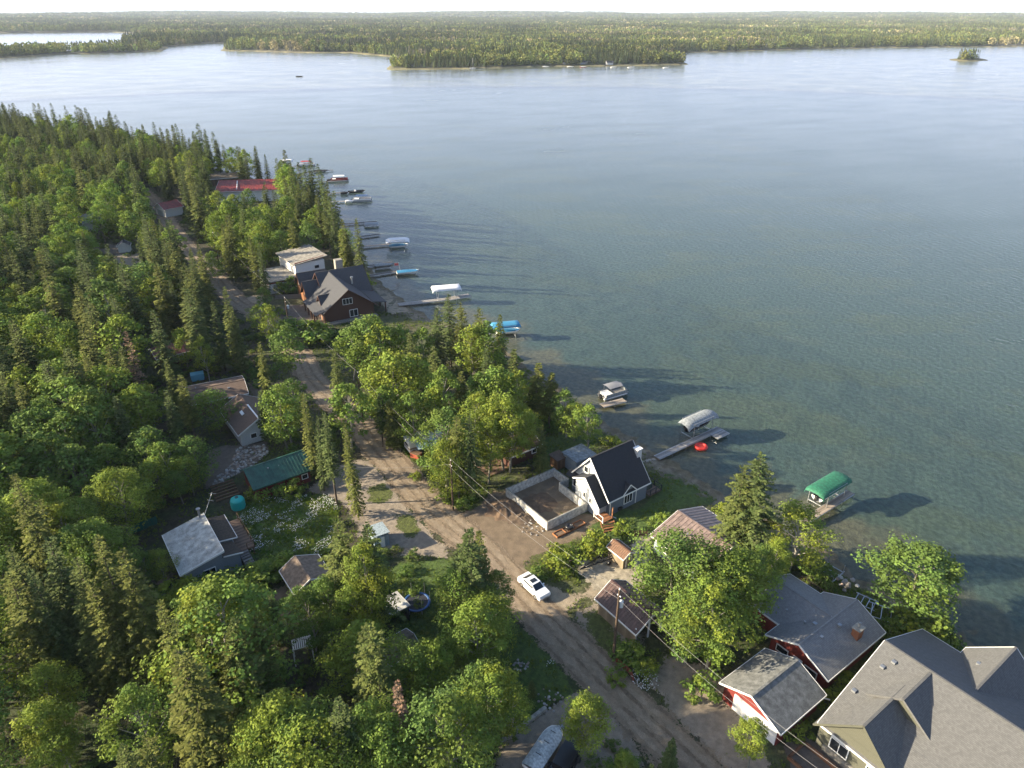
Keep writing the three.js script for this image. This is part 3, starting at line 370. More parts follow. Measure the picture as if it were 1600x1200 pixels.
// kind, x, z, height, width factor of each tree and bush that stands out
const GROVE = [
['p',30.3,-71.5,17.5,1.15], ['p',28.4,-71.9,15.5,1.1], ['d',35.9,-70.4,9.8,1.6], ['d',32.4,-66.9,8,1], ['d',18.2,-60.8,14,1.25], ['d',20.6,-59.9,13.5,1.2], ['d',23.2,-58.4,12.5,1.2], ['d',19.5,-55.4,11.5,1],
['d',21.3,-55.0,12.5,1.2], ['d',25.8,-59.7,12,1.2], ['d',29.4,-63.6,10,.9], ['n',18.3,-56.9,8,.9], ['d',46.4,-61.7,11.5,1.75], ['b',48.2,-58.6,4,1.3], ['b',45.9,-58.8,3.5,1.2], ['b',49.2,-57.4,3,1.2],
['d',22.4,-43.2,6.5,1], ['d',6.7,-44.0,9,.95], ['d',10.2,-41.2,5,.9], ['s',14.6,-42.3,6,1.3], ['s',12.1,-39.4,6,1.3], ['p',-4.8,-58.8,16.5,1.05], ['s',-5.7,-60.1,13,1], ['s',-3.6,-60.4,14,1.1],
['d',-5.3,-57.2,12,.8], ['d',-1.6,-60.5,9,.8], ['d',-2.7,-55.5,10.5,.9], ['d',-3.7,-52.6,12,1], ['d',-5.2,-52.7,8,1], ['p',-18.5,-59.7,17,1], ['p',-15.7,-59.2,17,.95], ['d',-15.4,-57.7,15.5,.7],
['d',-15.4,-59.3,13.5,.7], ['s',-17.3,-58.9,14,1], ['d',-16.5,-56.9,11,.8], ['d',-20.1,-57.4,10.5,.9], ['d',-22.1,-56.7,10,.95], ['s',-26.5,-58.4,8,1], ['d',-28.2,-57.9,7,1], ['p',-12.9,-46.6,15.5,.9],
['d',-9.8,-48.8,10.5,.95], ['d',-8.2,-49.3,10,1], ['d',-3.5,-45.0,11,1], ['d',-1.8,-45.4,11.5,1.05], ['d',0.0,-46.2,8,.9], ['s',2.1,-51.1,2.6,1.6], ['d',-5.7,-39.9,14,1], ['d',-4.6,-41.3,13,.9],
['d',-19.8,-40.5,13.5,1], ['d',-21.6,-39.7,12,1], ['d',-18.4,-39.9,12.5,1], ['d',-16.6,-39.3,13,1], ['s',-14.1,-39.8,15,1.1], ['d',-12.9,-40.2,12,1], ['x',-9.7,-41.4,14,.9], ['d',-10.7,-39.6,12,1],
['d',-22.2,-38.2,10,1], ['s',-17.3,-38.7,10,1.2], ['d',-15.2,-39.9,10,1], ['d',-8.8,-40.0,9,1], ['d',-27.8,-49.5,17,1.15], ['d',-29.8,-49.6,16,1], ['s',-32.6,-48.1,16.5,.95], ['p',-30.7,-47.1,15,.9],
['p',-25.1,-46.3,15.5,1], ['s',-24.5,-49.0,14,1.1], ['s',-28.5,-46.6,14,1.1], ['s',-26.2,-46.1,13,1.1], ['s',-29.1,-44.1,12,1], ['d',-44.7,-46.5,9.5,1.1], ['d',-42.1,-41.7,10,1], ['d',-41.4,-42.1,8,1],
['p',-29.8,-36.9,12.5,.9], ['p',-31.0,-36.5,12.5,.9], ['s',-45.2,-54.5,19,1.2], ['s',-39.3,-52.6,20,1.1], ['s',-36.8,-52.0,19,1.1], ['s',-48.9,-54.6,18,1.2], ['s',-41.9,-52.2,18,1.2], ['s',-46.1,-52.2,17,1.2],
['s',-47.7,-50.9,17,1.2], ['s',-40.1,-51.5,16,1.2], ['d',-45.1,-66.7,6,1], ['d',-43.5,-67.7,6,1], ['d',-58.0,-69.2,14.5,1], ['p',-55.2,-67.0,14,.9], ['d',-54.2,-68.0,12.5,1], ['d',-48.6,-64.6,12.5,1],
['d',-47.4,-65.2,11.5,1], ['d',-49.9,-64.4,12,1], ['d',-81.2,-105.3,12.5,1], ['d',-76.2,-103.7,12.5,1], ['d',-66.2,-94.2,14.5,1.2], ['d',-62.7,-91.9,12.5,1.1], ['d',-69.8,-91.1,13.5,1.1], ['d',-65.4,-89.5,13,1],
['d',-61.2,-82.8,11,1.1], ['d',-63.9,-79.6,9,1], ['d',-54.5,-89.5,10,1.05], ['d',-50.5,-86.4,9.5,1.1], ['d',-51.1,-84.5,8,1.1], ['d',-47.9,-89.7,8.5,1], ['d',-47.7,-86.5,7,1.1], ['d',-59.3,-87.2,9,1.1],
['d',-54.5,-82.0,7,1.2], ['d',-48.5,-84.2,6,1.2], ['d',-57.5,-80.4,6,1.2], ['s',-64.0,-118.5,17,1.15], ['s',-74.4,-124.3,18,.95], ['x',-65.2,-110.5,16,.95], ['s',-78.8,-124.2,16,1.1], ['s',-76.9,-118.0,15,1.2],
['s',-67.5,-107.5,15,1.2], ['s',-60.1,-93.8,13,1.1], ['s',-52.5,-100.1,13,1.1], ['s',-57.5,-106.2,13,1.1], ['s',-97.5,-166.6,15,.9], ['s',-93.1,-173.1,16,.9], ['s',-84.2,-160.8,17,.9], ['s',-87.5,-177.7,18,.9],
['s',-71.1,-157.1,16,1.1], ['s',-67.4,-141.4,17,1], ['s',-57.6,-134.0,16,1], ['s',-57.8,-128.2,15,1], ['s',-54.0,-127.4,14,1.1], ['s',-65.6,-138.1,14,1], ['d',-120.1,-187.6,12,1.2], ['d',-124.7,-181.4,12,1.2],
['d',-108.2,-171.3,12,1.1], ['d',-109.6,-157.9,11.5,1.1], ['d',-103.5,-159.2,12,1.1], ['d',-109.5,-149.1,11.5,1.1], ['n',-98.0,-148.3,10,1.2], ['d',-96.8,-129.1,12,1.1], ['d',-83.5,-120.9,13,1], ['n',-95.2,-133.9,12,.9],
['d',-84.0,-116.2,11,1], ['d',-91.5,-119.0,11,1.1], ['d',-65.6,-129.1,9,1], ['d',-59.1,-122.8,10,.9], ['d',-112.1,-207.2,13,1.1], ['d',-114.7,-220.0,13,1.1], ['d',-78.4,-180.1,9,1], ['s',-77.9,-189.2,14,.9],
['d',-80.2,-205.7,10,1], ['s',-65.5,-175.0,14.5,1], ['s',-62.3,-170.7,13,.9], ['d',-91.7,-292.0,13,.9], ['s',-81.3,-236.5,15,.9], ['d',-118.1,-307.8,10.5,1.2], ['d',-96.8,-234.7,12.5,1.1], ['d',-90.5,-231.4,12,1.1],
['d',-99.6,-227.4,12.5,1], ['d',-73.2,-197.6,12.5,1], ['d',-63.8,-191.9,11.5,1], ['s',-65.4,-226.5,15.5,1], ['s',-60.9,-223.8,14.5,1], ['s',-66.7,-219.8,15,1], ['d',-70.8,-224.7,13.5,1], ['s',-54.0,-205.3,15.5,1],
['s',-44.1,-181.6,17,1.1], ['s',-49.3,-193.6,16,1.1], ['s',-39.4,-179.0,18,.8], ['s',-42.5,-182.1,13,1.1], ['s',-59.6,-190.6,15,1.1], ['d',-56.7,-195.0,13,1], ['d',-72.9,-213.4,13,1], ['s',-79.1,-211.8,13,1],
['s',-74.6,-226.1,14,1], ['b',-56.8,-173.7,4.2,1], ['b',-59.3,-172.1,3.4,1], ['d',-59.4,-159.7,6.5,1], ['d',-56.4,-146.7,7,1.1], ['b',-45.0,-142.5,6,1.5], ['b',-42.9,-142.3,5.2,1.4], ['d',-43.1,-124.5,11.5,.95],
['d',-52.1,-139.8,10,1], ['s',-44.7,-114.6,12.5,1.1], ['d',-27.4,-124.1,13.5,1.2], ['d',-25.2,-123.0,12.5,1.1], ['d',-31.0,-124.4,11,1.1], ['d',-21.3,-125.1,11.5,1], ['p',-12.4,-130.0,15.5,1], ['p',-9.9,-129.5,14.5,.9],
['p',-6.6,-122.9,15.5,1], ['p',-14.7,-127.4,14,.9], ['s',-2.4,-127.8,12.5,1.1], ['d',-4.5,-122.2,13.5,1], ['d',-7.6,-120.3,13,1], ['d',-17.1,-125.0,11,1], ['s',-30.3,-109.2,13.5,1.1], ['d',-20.4,-106.3,14.5,1],
['d',-17.1,-107.2,13.5,1], ['d',-23.1,-107.6,12,1], ['d',-11.7,-102.3,13.5,.9], ['s',-8.8,-104.5,11.5,1.2], ['d',-5.5,-103.0,12.5,1], ['d',-2.4,-103.0,13.5,.9], ['d',-26.1,-98.5,12.5,1.05], ['s',-30.2,-90.7,15.5,.9],
['d',-5.6,-93.7,13.5,1], ['d',-1.5,-92.8,14.5,1.05], ['d',0.0,-92.6,13,1], ['s',-18.5,-118.0,12.5,1.2], ['s',-13.4,-112.9,12.5,1.2], ['s',0.0,-110.3,13,1.2], ['s',-4.4,-110.5,13,1.2], ['d',-20.6,-101.3,11,1],
['d',-16.2,-98.7,11,1], ['s',-19.6,-98.9,9.5,1.2], ['s',-21.5,-99.9,10,1.2], ['d',-12.4,-101.3,11,.9], ['d',1.2,-105.9,11.5,.9], ['s',4.0,-105.5,12.5,1.5], ['s',6.4,-106.0,11,1.4], ['d',9.0,-102.8,9.5,1],
['d',12.1,-97.3,9.5,.95], ['d',10.4,-101.4,8,1], ['d',-9.6,-88.3,13.5,1], ['p',-7.9,-85.8,14.5,.8], ['p',-6.0,-85.1,14.5,.8], ['d',-9.3,-85.3,11,.8], ['d',-3.3,-89.4,12,1], ['d',2.0,-96.5,9,.9],
['s',4.3,-90.8,9.5,1.2], ['b',-6.9,-83.8,2.2,1.1], ['b',-14.8,-90.6,1.6,1], ['s',-25.7,-84.2,16,.8], ['s',-22.0,-81.5,16,.8], ['s',-28.3,-87.7,13,.8], ['d',-36.6,-98.0,12.5,1], ['d',-36.9,-105.6,10,1],
['s',-41.2,-102.0,9.5,1.3], ['d',-50.4,-104.3,8.5,1.1], ['d',-36.4,-99.6,9,1], ['b',5.8,-72.3,2.4,1.1], ['b',6.9,-71.1,2.6,1.3], ['b',11.7,-74.0,3.2,1.1], ['b',10.5,-73.2,2.4,1.1], ['b',20.6,-78.8,2.6,1],
['b',15.1,-77.7,2,1.1], ['b',3.4,-69.0,1.3,1.4], ['b',12.4,-56.0,2,1.4], ['b',13.7,-55.8,2.2,1.5], ['b',14.7,-54.3,2,1.3], ['b',20.1,-51.7,3,1.1], ['b',11.1,-53.1,1.4,1.3], ['b',-35.3,-87.3,2.4,1.3],
['b',-37.8,-86.0,2.2,1.4], ['b',-32.9,-86.3,2.6,1.3], ['b',-31.2,-69.5,3,1.5], ['b',-29.5,-69.2,3,1.4], ['b',-32.6,-68.7,2.6,1.4], ['b',-39.7,-65.4,3,1.5], ['b',-36.8,-65.9,2.6,1.6], ['b',-34.6,-66.4,2.6,1.6],
['b',-33.0,-67.2,2.4,1.6], ['b',-41.1,-64.4,3,1.4], ['b',33.1,-50.1,1.6,1.5], ['b',28.5,-46.6,1.8,1.3], ['b',36.2,-52.9,1.6,1.6], ['b',40.8,-55.5,1.6,1.5], ['b',39.3,-68.0,2,1.4], ['b',38.8,-70.7,2.4,1.4],
['b',44.0,-59.3,2,1.4], ['b',-38.5,-177.9,4,1.2], ['b',-54.8,-157.9,2,1], ['b',6.7,-108.1,2.4,1.3], ['b',16.4,-100.2,2,1.5], ['b',17.9,-98.9,1.6,1.5], ['b',30.4,-82.6,1.6,1.5], ['b',-9.4,-85.1,2,1.3],
['d',-89.4,-242.2,11.5,1.1], ['s',-81.5,-235.4,14,1], ['s',-86.7,-230.6,13,1], ['s',-78.2,-234.3,13,1]
];
for (const [k, x, z, h, w] of GROVE) plant(x, z, h, k, w);
// ---------- buildings ----------
const rad = (d) => d * Math.PI / 180;
function house(name, label, a, b, turn = YAW, cat = 'house', group) { const [x, z] = turn === YAW ? lot(a, b) : [a, b]; return thing(name, label, cat, [x, 0, z], turn, group); }
// a gabled body: x0..x1, z0..z1 in the house's own axes; the ridge runs along x or z
function gable(H, { x0, x1, z0, z1, eave, ridge, axis = 'x', wall, roof, oh = 0.45, t = 0.16, y0 = 0, mid, trim = M.trim, ribs = 0, walls = true, ends = [oh, oh] }) {
  const sw = axis === 'z', [u0, u1, w0, w1] = sw ? [z0, z1, x0, x1] : [x0, x1, z0, z1], wm = mid ?? (w0 + w1) / 2, P = (u, y, w) => sw ? V(w, y, u) : V(u, y, w);
  if (walls) {
    const sec = [[w0, y0], [w1, y0], [w1, eave], [wm, ridge - 0.05], [w0, eave]], pos = [];
    const quad = (a, b, c, d) => { for (const v of [a, b, c, a, c, d]) pos.push(v.x, v.y, v.z); };
    for (const u of [u0, u1]) { const Q = sec.map(([w, y]) => P(u, y, w)); quad(Q[0], Q[1], Q[2], Q[4]); for (const v of [Q[4], Q[2], Q[3]]) pos.push(v.x, v.y, v.z); }
    for (const [i, j] of [[0, 4], [1, 2]]) quad(P(u0, sec[i][1], sec[i][0]), P(u1, sec[i][1], sec[i][0]), P(u1, sec[j][1], sec[j][0]), P(u0, sec[j][1], sec[j][0]));
    const g = new THREE.BufferGeometry(); g.setAttribute('position', new THREE.Float32BufferAttribute(pos, 3)); g.computeVertexNormals(); part('wall', g, wall, H);
  }
  const slopes = [];
  for (const s of [-1, 1]) {
    const we = s < 0 ? w0 : w1, k = (ridge - eave) / Math.abs(wm - we), wo = we + s * oh, yo = eave - k * oh + t, yr = ridge + t, a = u0 - ends[0], b = u1 + ends[1];
    const m = part('roof_slope', slab([P(a, yo, wo), P(b, yo, wo), P(b, yr, wm), P(a, yr, wm)], t), roof, H); slopes.push(m);
    if (ribs) { const g = [], n = V(0, 0, 0); for (let u = a + ribs / 2; u < b; u += ribs) g.push(beam(P(u, yo + 0.02, wo), P(u, yr + 0.02, wm), 0.05, 0.05)); part('seam', g, roof, m); }
    const fas = [beam(P(a - 0.02, yo - t / 2 - 0.02, wo + s * 0.03), P(b + 0.02, yo - t / 2 - 0.02, wo + s * 0.03), 0.05, t + 0.06), beam(P(a - 0.03, yo - t / 2 - 0.01, wo), P(a - 0.03, yr - t / 2 - 0.01, wm), 0.05, t + 0.05), beam(P(b + 0.03, yo - t / 2 - 0.01, wo), P(b + 0.03, yr - t / 2 - 0.01, wm), 0.05, t + 0.05)];
    part('fascia', fas, trim, H);
  }
  part('ridge_cap', [beam(P(u0 - ends[0], ridge + t + 0.015, wm), P(u1 + ends[1], ridge + t + 0.015, wm), 0.24, 0.04)], roof, H);
  return slopes;
}
function win(H, x, y, z, ry, w, h, cols = 1, rows = 1, frame = M.white) {
  const f = 0.09, d = 0.1, g = [box(w + 2 * f, f, d, 0, h / 2 + f / 2, 0), box(w + 2 * f, f, d, 0, -h / 2 - f / 2, 0), box(f, h, d, -w / 2 - f / 2), box(f, h, d, w / 2 + f / 2)];
  for (let k = 1; k < cols; k++) g.push(box(0.07, h, d * 0.8, -w / 2 + w * k / cols)); for (let k = 1; k < rows; k++) g.push(box(w, 0.06, d * 0.8, 0, -h / 2 + h * k / rows));
  const m = part('window', g, frame, H); m.position.set(x, y, z); m.rotation.y = ry; part('pane', box(w, h, 0.03), M.glass, m); return m;
}
function door(H, x, y, z, ry, w, h, mat, panels = 0) {
  const m = part('door', [box(w, h, 0.07, 0, 0, 0)], mat, H); m.position.set(x, y + h / 2, z); m.rotation.y = ry;
  part('door_frame', [box(0.1, h + 0.1, 0.12, -w / 2 - 0.05), box(0.1, h + 0.1, 0.12, w / 2 + 0.05), box(w + 0.2, 0.1, 0.12, 0, h / 2 + 0.05)], M.trim, m);
  for (let k = 0; k < panels; k++) part('door_panel', box(w - 0.16, h / panels - 0.07, 0.03, 0, -h / 2 + h * (k + 0.5) / panels, 0.045), mat, m);
  if (!panels) part('handle', box(0.05, 0.14, 0.06, w / 2 - 0.12, 0, 0.06), M.metal, m);
  return m;
}
const vent = (H, x, y, z, s = 1) => part('roof_vent', [cyl(0.06 * s, 0.06 * s, 0.5 * s, x, y, z, 8), cyl(0.12 * s, 0.12 * s, 0.08 * s, x, y + 0.46 * s, z, 8)], M.steel, H);
const boxVent = (H, x, y, z) => part('roof_vent', [box(0.4, 0.22, 0.4, x, y, z)], M.steel, H);
function stairs(H, x, z, n, y, run, w, ry, mat) { // n treads down from height y, towards local +z of the flight
  const f = new THREE.Group(); f.name = 'stairs'; H.add(f); f.position.set(x, 0, z); f.rotation.y = ry;
  for (let k = 0; k < n; k++) part('tread', box(w, 0.06, run * 0.92, 0, y * (1 - (k + 1) / (n + 1)), run * (k + 0.5)), mat, f);
  part('stringer', [beam(V(-w / 2, y - 0.1, 0), V(-w / 2, -0.05, n * run), 0.06, 0.24), beam(V(w / 2, y - 0.1, 0), V(w / 2, -0.05, n * run), 0.06, 0.24)], mat, f); return f;
}
function railing(H, pts, y, mat, h = 0.95) { const g = []; for (let i = 0; i < pts.length - 1; i++) { const A = V(pts[i][0], y + h, pts[i][1]), B = V(pts[i + 1][0], y + h, pts[i + 1][1]), n = Math.max(1, Math.round(A.distanceTo(B) / 1.4)); g.push(beam(A, B, 0.07, 0.07), beam(A.clone().setY(y + 0.15), B.clone().setY(y + 0.15), 0.05, 0.05)); for (let k = 0; k <= n; k++) { const p = A.clone().lerp(B, k / n); g.push(bx(p.x - 0.05, p.x + 0.05, y - 0.05, y + h, p.z - 0.05, p.z + 0.05)); } } return part('railing', g, mat, H); }

{ // red house with a grey shingle roof by the lake
  const H = house('red_house', 'dark red house with grey shingle roof and brick chimney near the lake', 62, -25.7);
  gable(H, { x0: -5.1, x1: 5.0, z0: -3.4, z1: 3.3, eave: 2.75, ridge: 4.4, wall: M.redSiding, roof: M.roofGrey, oh: 0.5 });
  gable(H, { x0: -2.6, x1: 4.5, z0: -7.6, z1: -0.6, eave: 2.7, ridge: 4.25, axis: 'z', wall: M.redSiding, roof: M.roofGrey, oh: 0.5, ends: [0.5, 0.2] });
  win(H, -5.15, 1.7, -1.9, -Math.PI / 2, 1.3, 0.75, 1); win(H, -5.15, 1.6, 1.6, -Math.PI / 2, 1.4, 0.75, 1); win(H, 0.6, 1.9, 3.36, 0, 1.5, 0.7, 2); win(H, 3.9, 1.9, 3.36, 0, 0.9, 0.6, 1); door(H, -5.15, 0.05, 0, -Math.PI / 2, 0.9, 2.05, M.white);
  part('chimney', [bx(1.2, 2.2, 2.5, 4.5, 2.0, 2.8)], std(0.30, 0.12, 0.06, 0.95, { map: rep(T.siding, 0.6) }), H); part('chimney_cap', [bx(1.1, 2.3, 4.5, 4.6, 1.9, 2.9)], M.concrete, H); part('flue', [cyl(0.13, 0.13, 0.7, 1.7, 4.6, 2.4)], M.steel, H);
  vent(H, -1.8, 3.6, -1.8); vent(H, -1.6, 3.3, -4.2); boxVent(H, 0.5, 4.4, 0.9); boxVent(H, -2.4, 4.2, 0.6); boxVent(H, -1.3, 4.2, -0.9);
  part('deck', [bx(4.9, 7.2, 0.3, 0.45, -7.6, -2.5)], M.greyWood, H); railing(H, [[4.9, -7.7], [7.2, -7.7], [7.2, -2.4]], 0.45, M.wood);
}
{ // red garage
  const H = house('red_garage', 'red garage with wide white door and mottled grey shingle roof', 51.1, -24.8, YAW, 'garage');
  gable(H, { x0: -3.4, x1: 3.4, z0: -3.3, z1: 3.3, eave: 2.5, ridge: 4.0, wall: M.redSiding, roof: std(0.21, 0.215, 0.215, 0.95, { map: rep(T.mottle, 5) }), oh: 0.4 });
  door(H, -3.46, 0.05, 0.6, -Math.PI / 2, 4.9, 2.1, M.white, 4);
  part('gutter_pipe', [beam(V(3.3, 2.4, 3.75), V(4.4, 1.5, 3.9), 0.12, 0.12)], M.white, H);
}
{ // the large house at the corner of the picture
  const H = house('grey_roofed_house', 'large olive house with many gabled tan grey shingle roofs', 61, -9);
  // local: x = a - 61, z = b + 9
  gable(H, { x0: -9.6, x1: 9.4, z0: -10.1, z1: 14, eave: 3.1, ridge: 7.5, axis: 'z', wall: M.oliveSiding, roof: M.roofTan, oh: 0.5 });
  gable(H, { x0: -5.0, x1: 0.2, z0: -10.4, z1: -1.4, eave: 4.0, ridge: 7.42, wall: M.oliveSiding, roof: M.roofTan, oh: 0.3, trim: M.roofTan, y0: 3, ends: [0.3, 0] });
  gable(H, { x0: -9.9, x1: -3, z0: -10.4, z1: -3.0, eave: 3.0, ridge: 6.75, wall: M.oliveSiding, roof: M.roofTan, oh: 0.45, trim: M.oliveSiding, ends: [0.4, 0] });
  gable(H, { x0: 1, x1: 10.6, z0: -6.1, z1: 0.9, eave: 3.3, ridge: 6.5, wall: M.oliveSiding, roof: M.roofTan, oh: 0.4 });
  for (const z of [-8.2, -4.6]) win(H, -9.97, 1.8, z, -Math.PI / 2, 1.7, 1.3, 2); win(H, -9.67, 1.8, 1.2, -Math.PI / 2, 1.7, 1.2, 2);
  part('stone_skirt', [bx(-10.1, -9.92, 0, 0.9, -9.6, 6)], M.stone, H);
  for (const [x, z] of [[-1.4, -6.9], [-2.4, -7.4], [-5.8, -8.0]]) boxVent(H, x, 7.5 - 0.458 * Math.abs(x) + 0.27, z - 1.9); boxVent(H, 7.4, 5.2, -4.2); vent(H, 3.5, 5.6, 2.5, 1.6);
  part('planter_wall', [bx(-13.6, -10.8, 0, 0.5, -11.0, -10.85), bx(-10.95, -10.8, 0, 0.5, -11.0, -3.5), bx(-13.6, -13.45, 0, 0.5, -11.0, -9)], std(0.26, 0.12, 0.06, 0.9, { map: rep(T.plank, 2) }), H);
}
{ // small metal-roofed carport
  const H = house('brown_carport', 'tan carport with a maroon metal roof beside the tall utility pole', 47.5, -41.7, YAW, 'carport');
  gable(H, { x0: -2.2, x1: 2.2, z0: -3.1, z1: 3.1, eave: 2.35, ridge: 3.7, axis: 'z', wall: M.brownVert, roof: M.metalMaroon, oh: 0.35, ribs: 0.42, walls: false });
  part('wall', [bx(-2.2, -2.08, 0, 2.35, -3.1, 3.1)], M.tanSiding, H); part('back_wall', [bx(2.08, 2.2, 0, 2.35, -3.1, 3.1)], M.tanSiding, H); part('end_wall', [bx(-2.08, 2.08, 0, 2.35, -3.1, -3.0)], M.tanSiding, H);
  for (const x of [-2.1, 0, 2.1]) part('post', [bx(x - 0.08, x + 0.08, 0, 2.6, 2.95, 3.1)], M.white, H); part('stovepipe', [cyl(0.07, 0.07, 1.0, 1.0, 3.1, 2.2), cyl(0.14, 0.14, 0.12, 1.0, 4.0, 2.2)], M.steel, H);
}
{ // small wooden shed with a rusty metal roof
  const H = house('wooden_shed', 'small tan board shed with rusty brown metal roof', 54, -50, YAW, 'shed');
  gable(H, { x0: -0.95, x1: 0.95, z0: -1.4, z1: 1.4, eave: 1.8, ridge: 2.4, axis: 'z', wall: M.tanSiding, roof: std(0.25, 0.13, 0.075, 0.6, { map: rep(T.mottle, 2) }), oh: 0.2, ribs: 0.3, t: 0.08 });
  door(H, 0, 0.02, 1.44, 0, 0.85, 1.65, M.tanSiding);
}
{ // house under a pale brown metal roof
  const H = house('metal_roofed_house', 'low house with pale brown ribbed metal roof beside the tall lakeside spruce', 63.4, -44.8);
  gable(H, { x0: -4.6, x1: 4.8, z0: -3.9, z1: 4.2, eave: 2.7, ridge: 4.2, axis: 'z', wall: M.greySiding, roof: M.metalBrown, oh: 0.5, ribs: 0.6 });
  win(H, -4.66, 1.6, -1.8, -Math.PI / 2, 1.2, 0.9, 2); vent(H, -2.2, 3.5, -0.6);
  part('bbq_cover', [cyl(0.3, 0.3, 0.9, -6.4, 0, -4.3)], M.black, H);
}
{ // blue-grey house with the black roof
  const H = house('blue_house', 'blue grey house with steep black shingle roof and white chimney', 62.5, -61.7);
  gable(H, { x0: -3.6, x1: 4.0, z0: -4.0, z1: 4.0, eave: 3.1, ridge: 7.9, wall: M.blueSiding, roof: M.roofBlack, oh: 0.35 });
  part('end_cladding', [slab([[-3.62, 3.2, -3.8], [-3.62, 3.2, 3.8], [-3.62, 7.6, 0.02], [-3.62, 7.6, -0.02]], 0.06)], M.paleSiding, H);
  // low bay under its own lean-to roof on the road side
  const bay = new THREE.BufferGeometry(), q = [[-5.0, 0, -1.6], [-5.0, 0, 3.6], [-5.0, 2.4, 3.6], [-5.0, 5.4, 0.8], [-5.0, 4.3, -1.6]], pp = [];
  for (const x of [-5.0, -3.6]) for (const f of [[0, 1, 2], [0, 2, 3], [0, 3, 4]]) for (const k of f) pp.push(x, q[k][1], q[k][2]);
  for (let i = 0; i < 5; i++) { const a = q[i], b = q[(i + 1) % 5]; for (const [s, x] of [[a, -5], [b, -5], [b, -3.6], [a, -5], [b, -3.6], [a, -3.6]]) pp.push(x, s[1], s[2]); }
  bay.setAttribute('position', new THREE.Float32BufferAttribute(pp, 3)); bay.computeVertexNormals(); part('bay', bay, M.paleSiding, H);
  part('bay_roof', [slab([[-5.35, 2.1, 3.9], [-3.5, 2.1, 3.9], [-3.5, 5.6, 0.75], [-5.35, 5.6, 0.75]], 0.14), slab([[-5.35, 4.25, -1.9], [-3.5, 4.25, -1.9], [-3.5, 5.6, 0.75], [-5.35, 5.6, 0.75]], 0.14)], M.roofBlack, H);
  part('bay_fascia', [beam(V(-5.38, 2.02, 3.9), V(-5.38, 5.52, 0.75), 0.05, 0.2), beam(V(-5.38, 4.16, -1.9), V(-5.38, 5.52, 0.75), 0.05, 0.2)], M.white, H);
  part('pent_roof', [slab([[-4.6, 3.1, -4.4], [-3.55, 3.7, -4.4], [-3.55, 3.7, -1.7], [-4.6, 3.1, -1.7]], 0.12)], M.roofBlack, H);
  win(H, -3.72, 5.5, -0.9, -Math.PI / 2, 0.8, 0.9, 1); win(H, -3.68, 1.8, -3.0, -Math.PI / 2, 1.2, 1.2, 2); win(H, -5.06, 2.4, 0.4, -Math.PI / 2, 0.4, 0.8); win(H, -5.06, 2.1, 1.7, -Math.PI / 2, 0.4, 0.8);
  win(H, 0.2, 1.75, 4.05, 0, 1.5, 1.6, 3); gable(H, { x0: -0.9, x1: 1.3, z0: 2.6, z1: 4.08, eave: 3.0, ridge: 4.1, axis: 'z', wall: M.blueSiding, roof: M.roofBlack, oh: 0.25, t: 0.1, y0: 2.4 });
  part('chimney', [bx(3.85, 4.7, 0, 7.2, 0.9, 1.75)], M.whiteSiding, H); part('chimney_cap', [bx(3.75, 4.8, 7.2, 7.32, 0.8, 1.85)], M.white, H);
  part('downspout', [beam(V(-3.4, 3, 4.12), V(-3.4, 0.2, 4.12), 0.09, 0.09), beam(V(-3.4, 0.2, 4.12), V(-2.9, 0.05, 5.0), 0.09, 0.09)], M.white, H); part('downspout', [beam(V(1.7, 3, 4.12), V(1.7, 0.2, 4.12), 0.09, 0.09)], M.white, H);
  part('porch', [bx(-5.9, -4.0, 0.75, 0.9, 3.6, 5.4)], M.orangeWood, H); stairs(H, -5.1, 5.4, 4, 0.85, 0.35, 2.0, -0.35, M.orangeWood); railing(H, [[-5.95, 3.6], [-5.95, 5.4]], 0.85, M.white); part('porch_post', [bx(-4.1, -3.95, 0.9, 2.6, 5.2, 5.35)], M.orangeWood, H);
  part('deck', [bx(4.2, 6.6, 0.5, 0.68, -4, 4.6)], M.deck, H); railing(H, [[4.3, 4.6], [6.6, 4.6], [6.6, -4]], 0.68, M.dark); part('hot_tub', [bx(4.5, 5.9, 0.7, 1.5, 1.2, 3.4)], std(0.03, 0.05, 0.045, 0.6), H); part('meter_box', [box(0.7, 0.5, 0.3, -1.4, 0.6, 4.2)], M.black, H);
}
{ // bare concrete foundation beside the blue house
  const H = house('foundation', 'white concrete foundation walls around a bare dirt pit', 54.4, -65.4, YAW, 'foundation');
  const W = [[-4.5, -4.25, -4.9, 5.0], [-4.25, 3.0, 4.75, 5.0], [-4.25, 4.7, -4.9, -4.65], [4.45, 4.7, -4.65, -1.2], [2.9, 4.45, -1.45, -1.2], [2.75, 3.0, -1.2, 4.75]], fm = std(0.74, 0.73, 0.71, 0.85, { map: rep(T.mottle, 4) });
  for (const [a, b, c, d] of W) { part('foundation_wall', bx(a, b, -0.3, 1.4, c, d), fm, H); part('sill_plate', bx(a + 0.05, b - 0.05, 1.4, 1.44, c + 0.05, d - 0.05), M.concrete, H); }
}
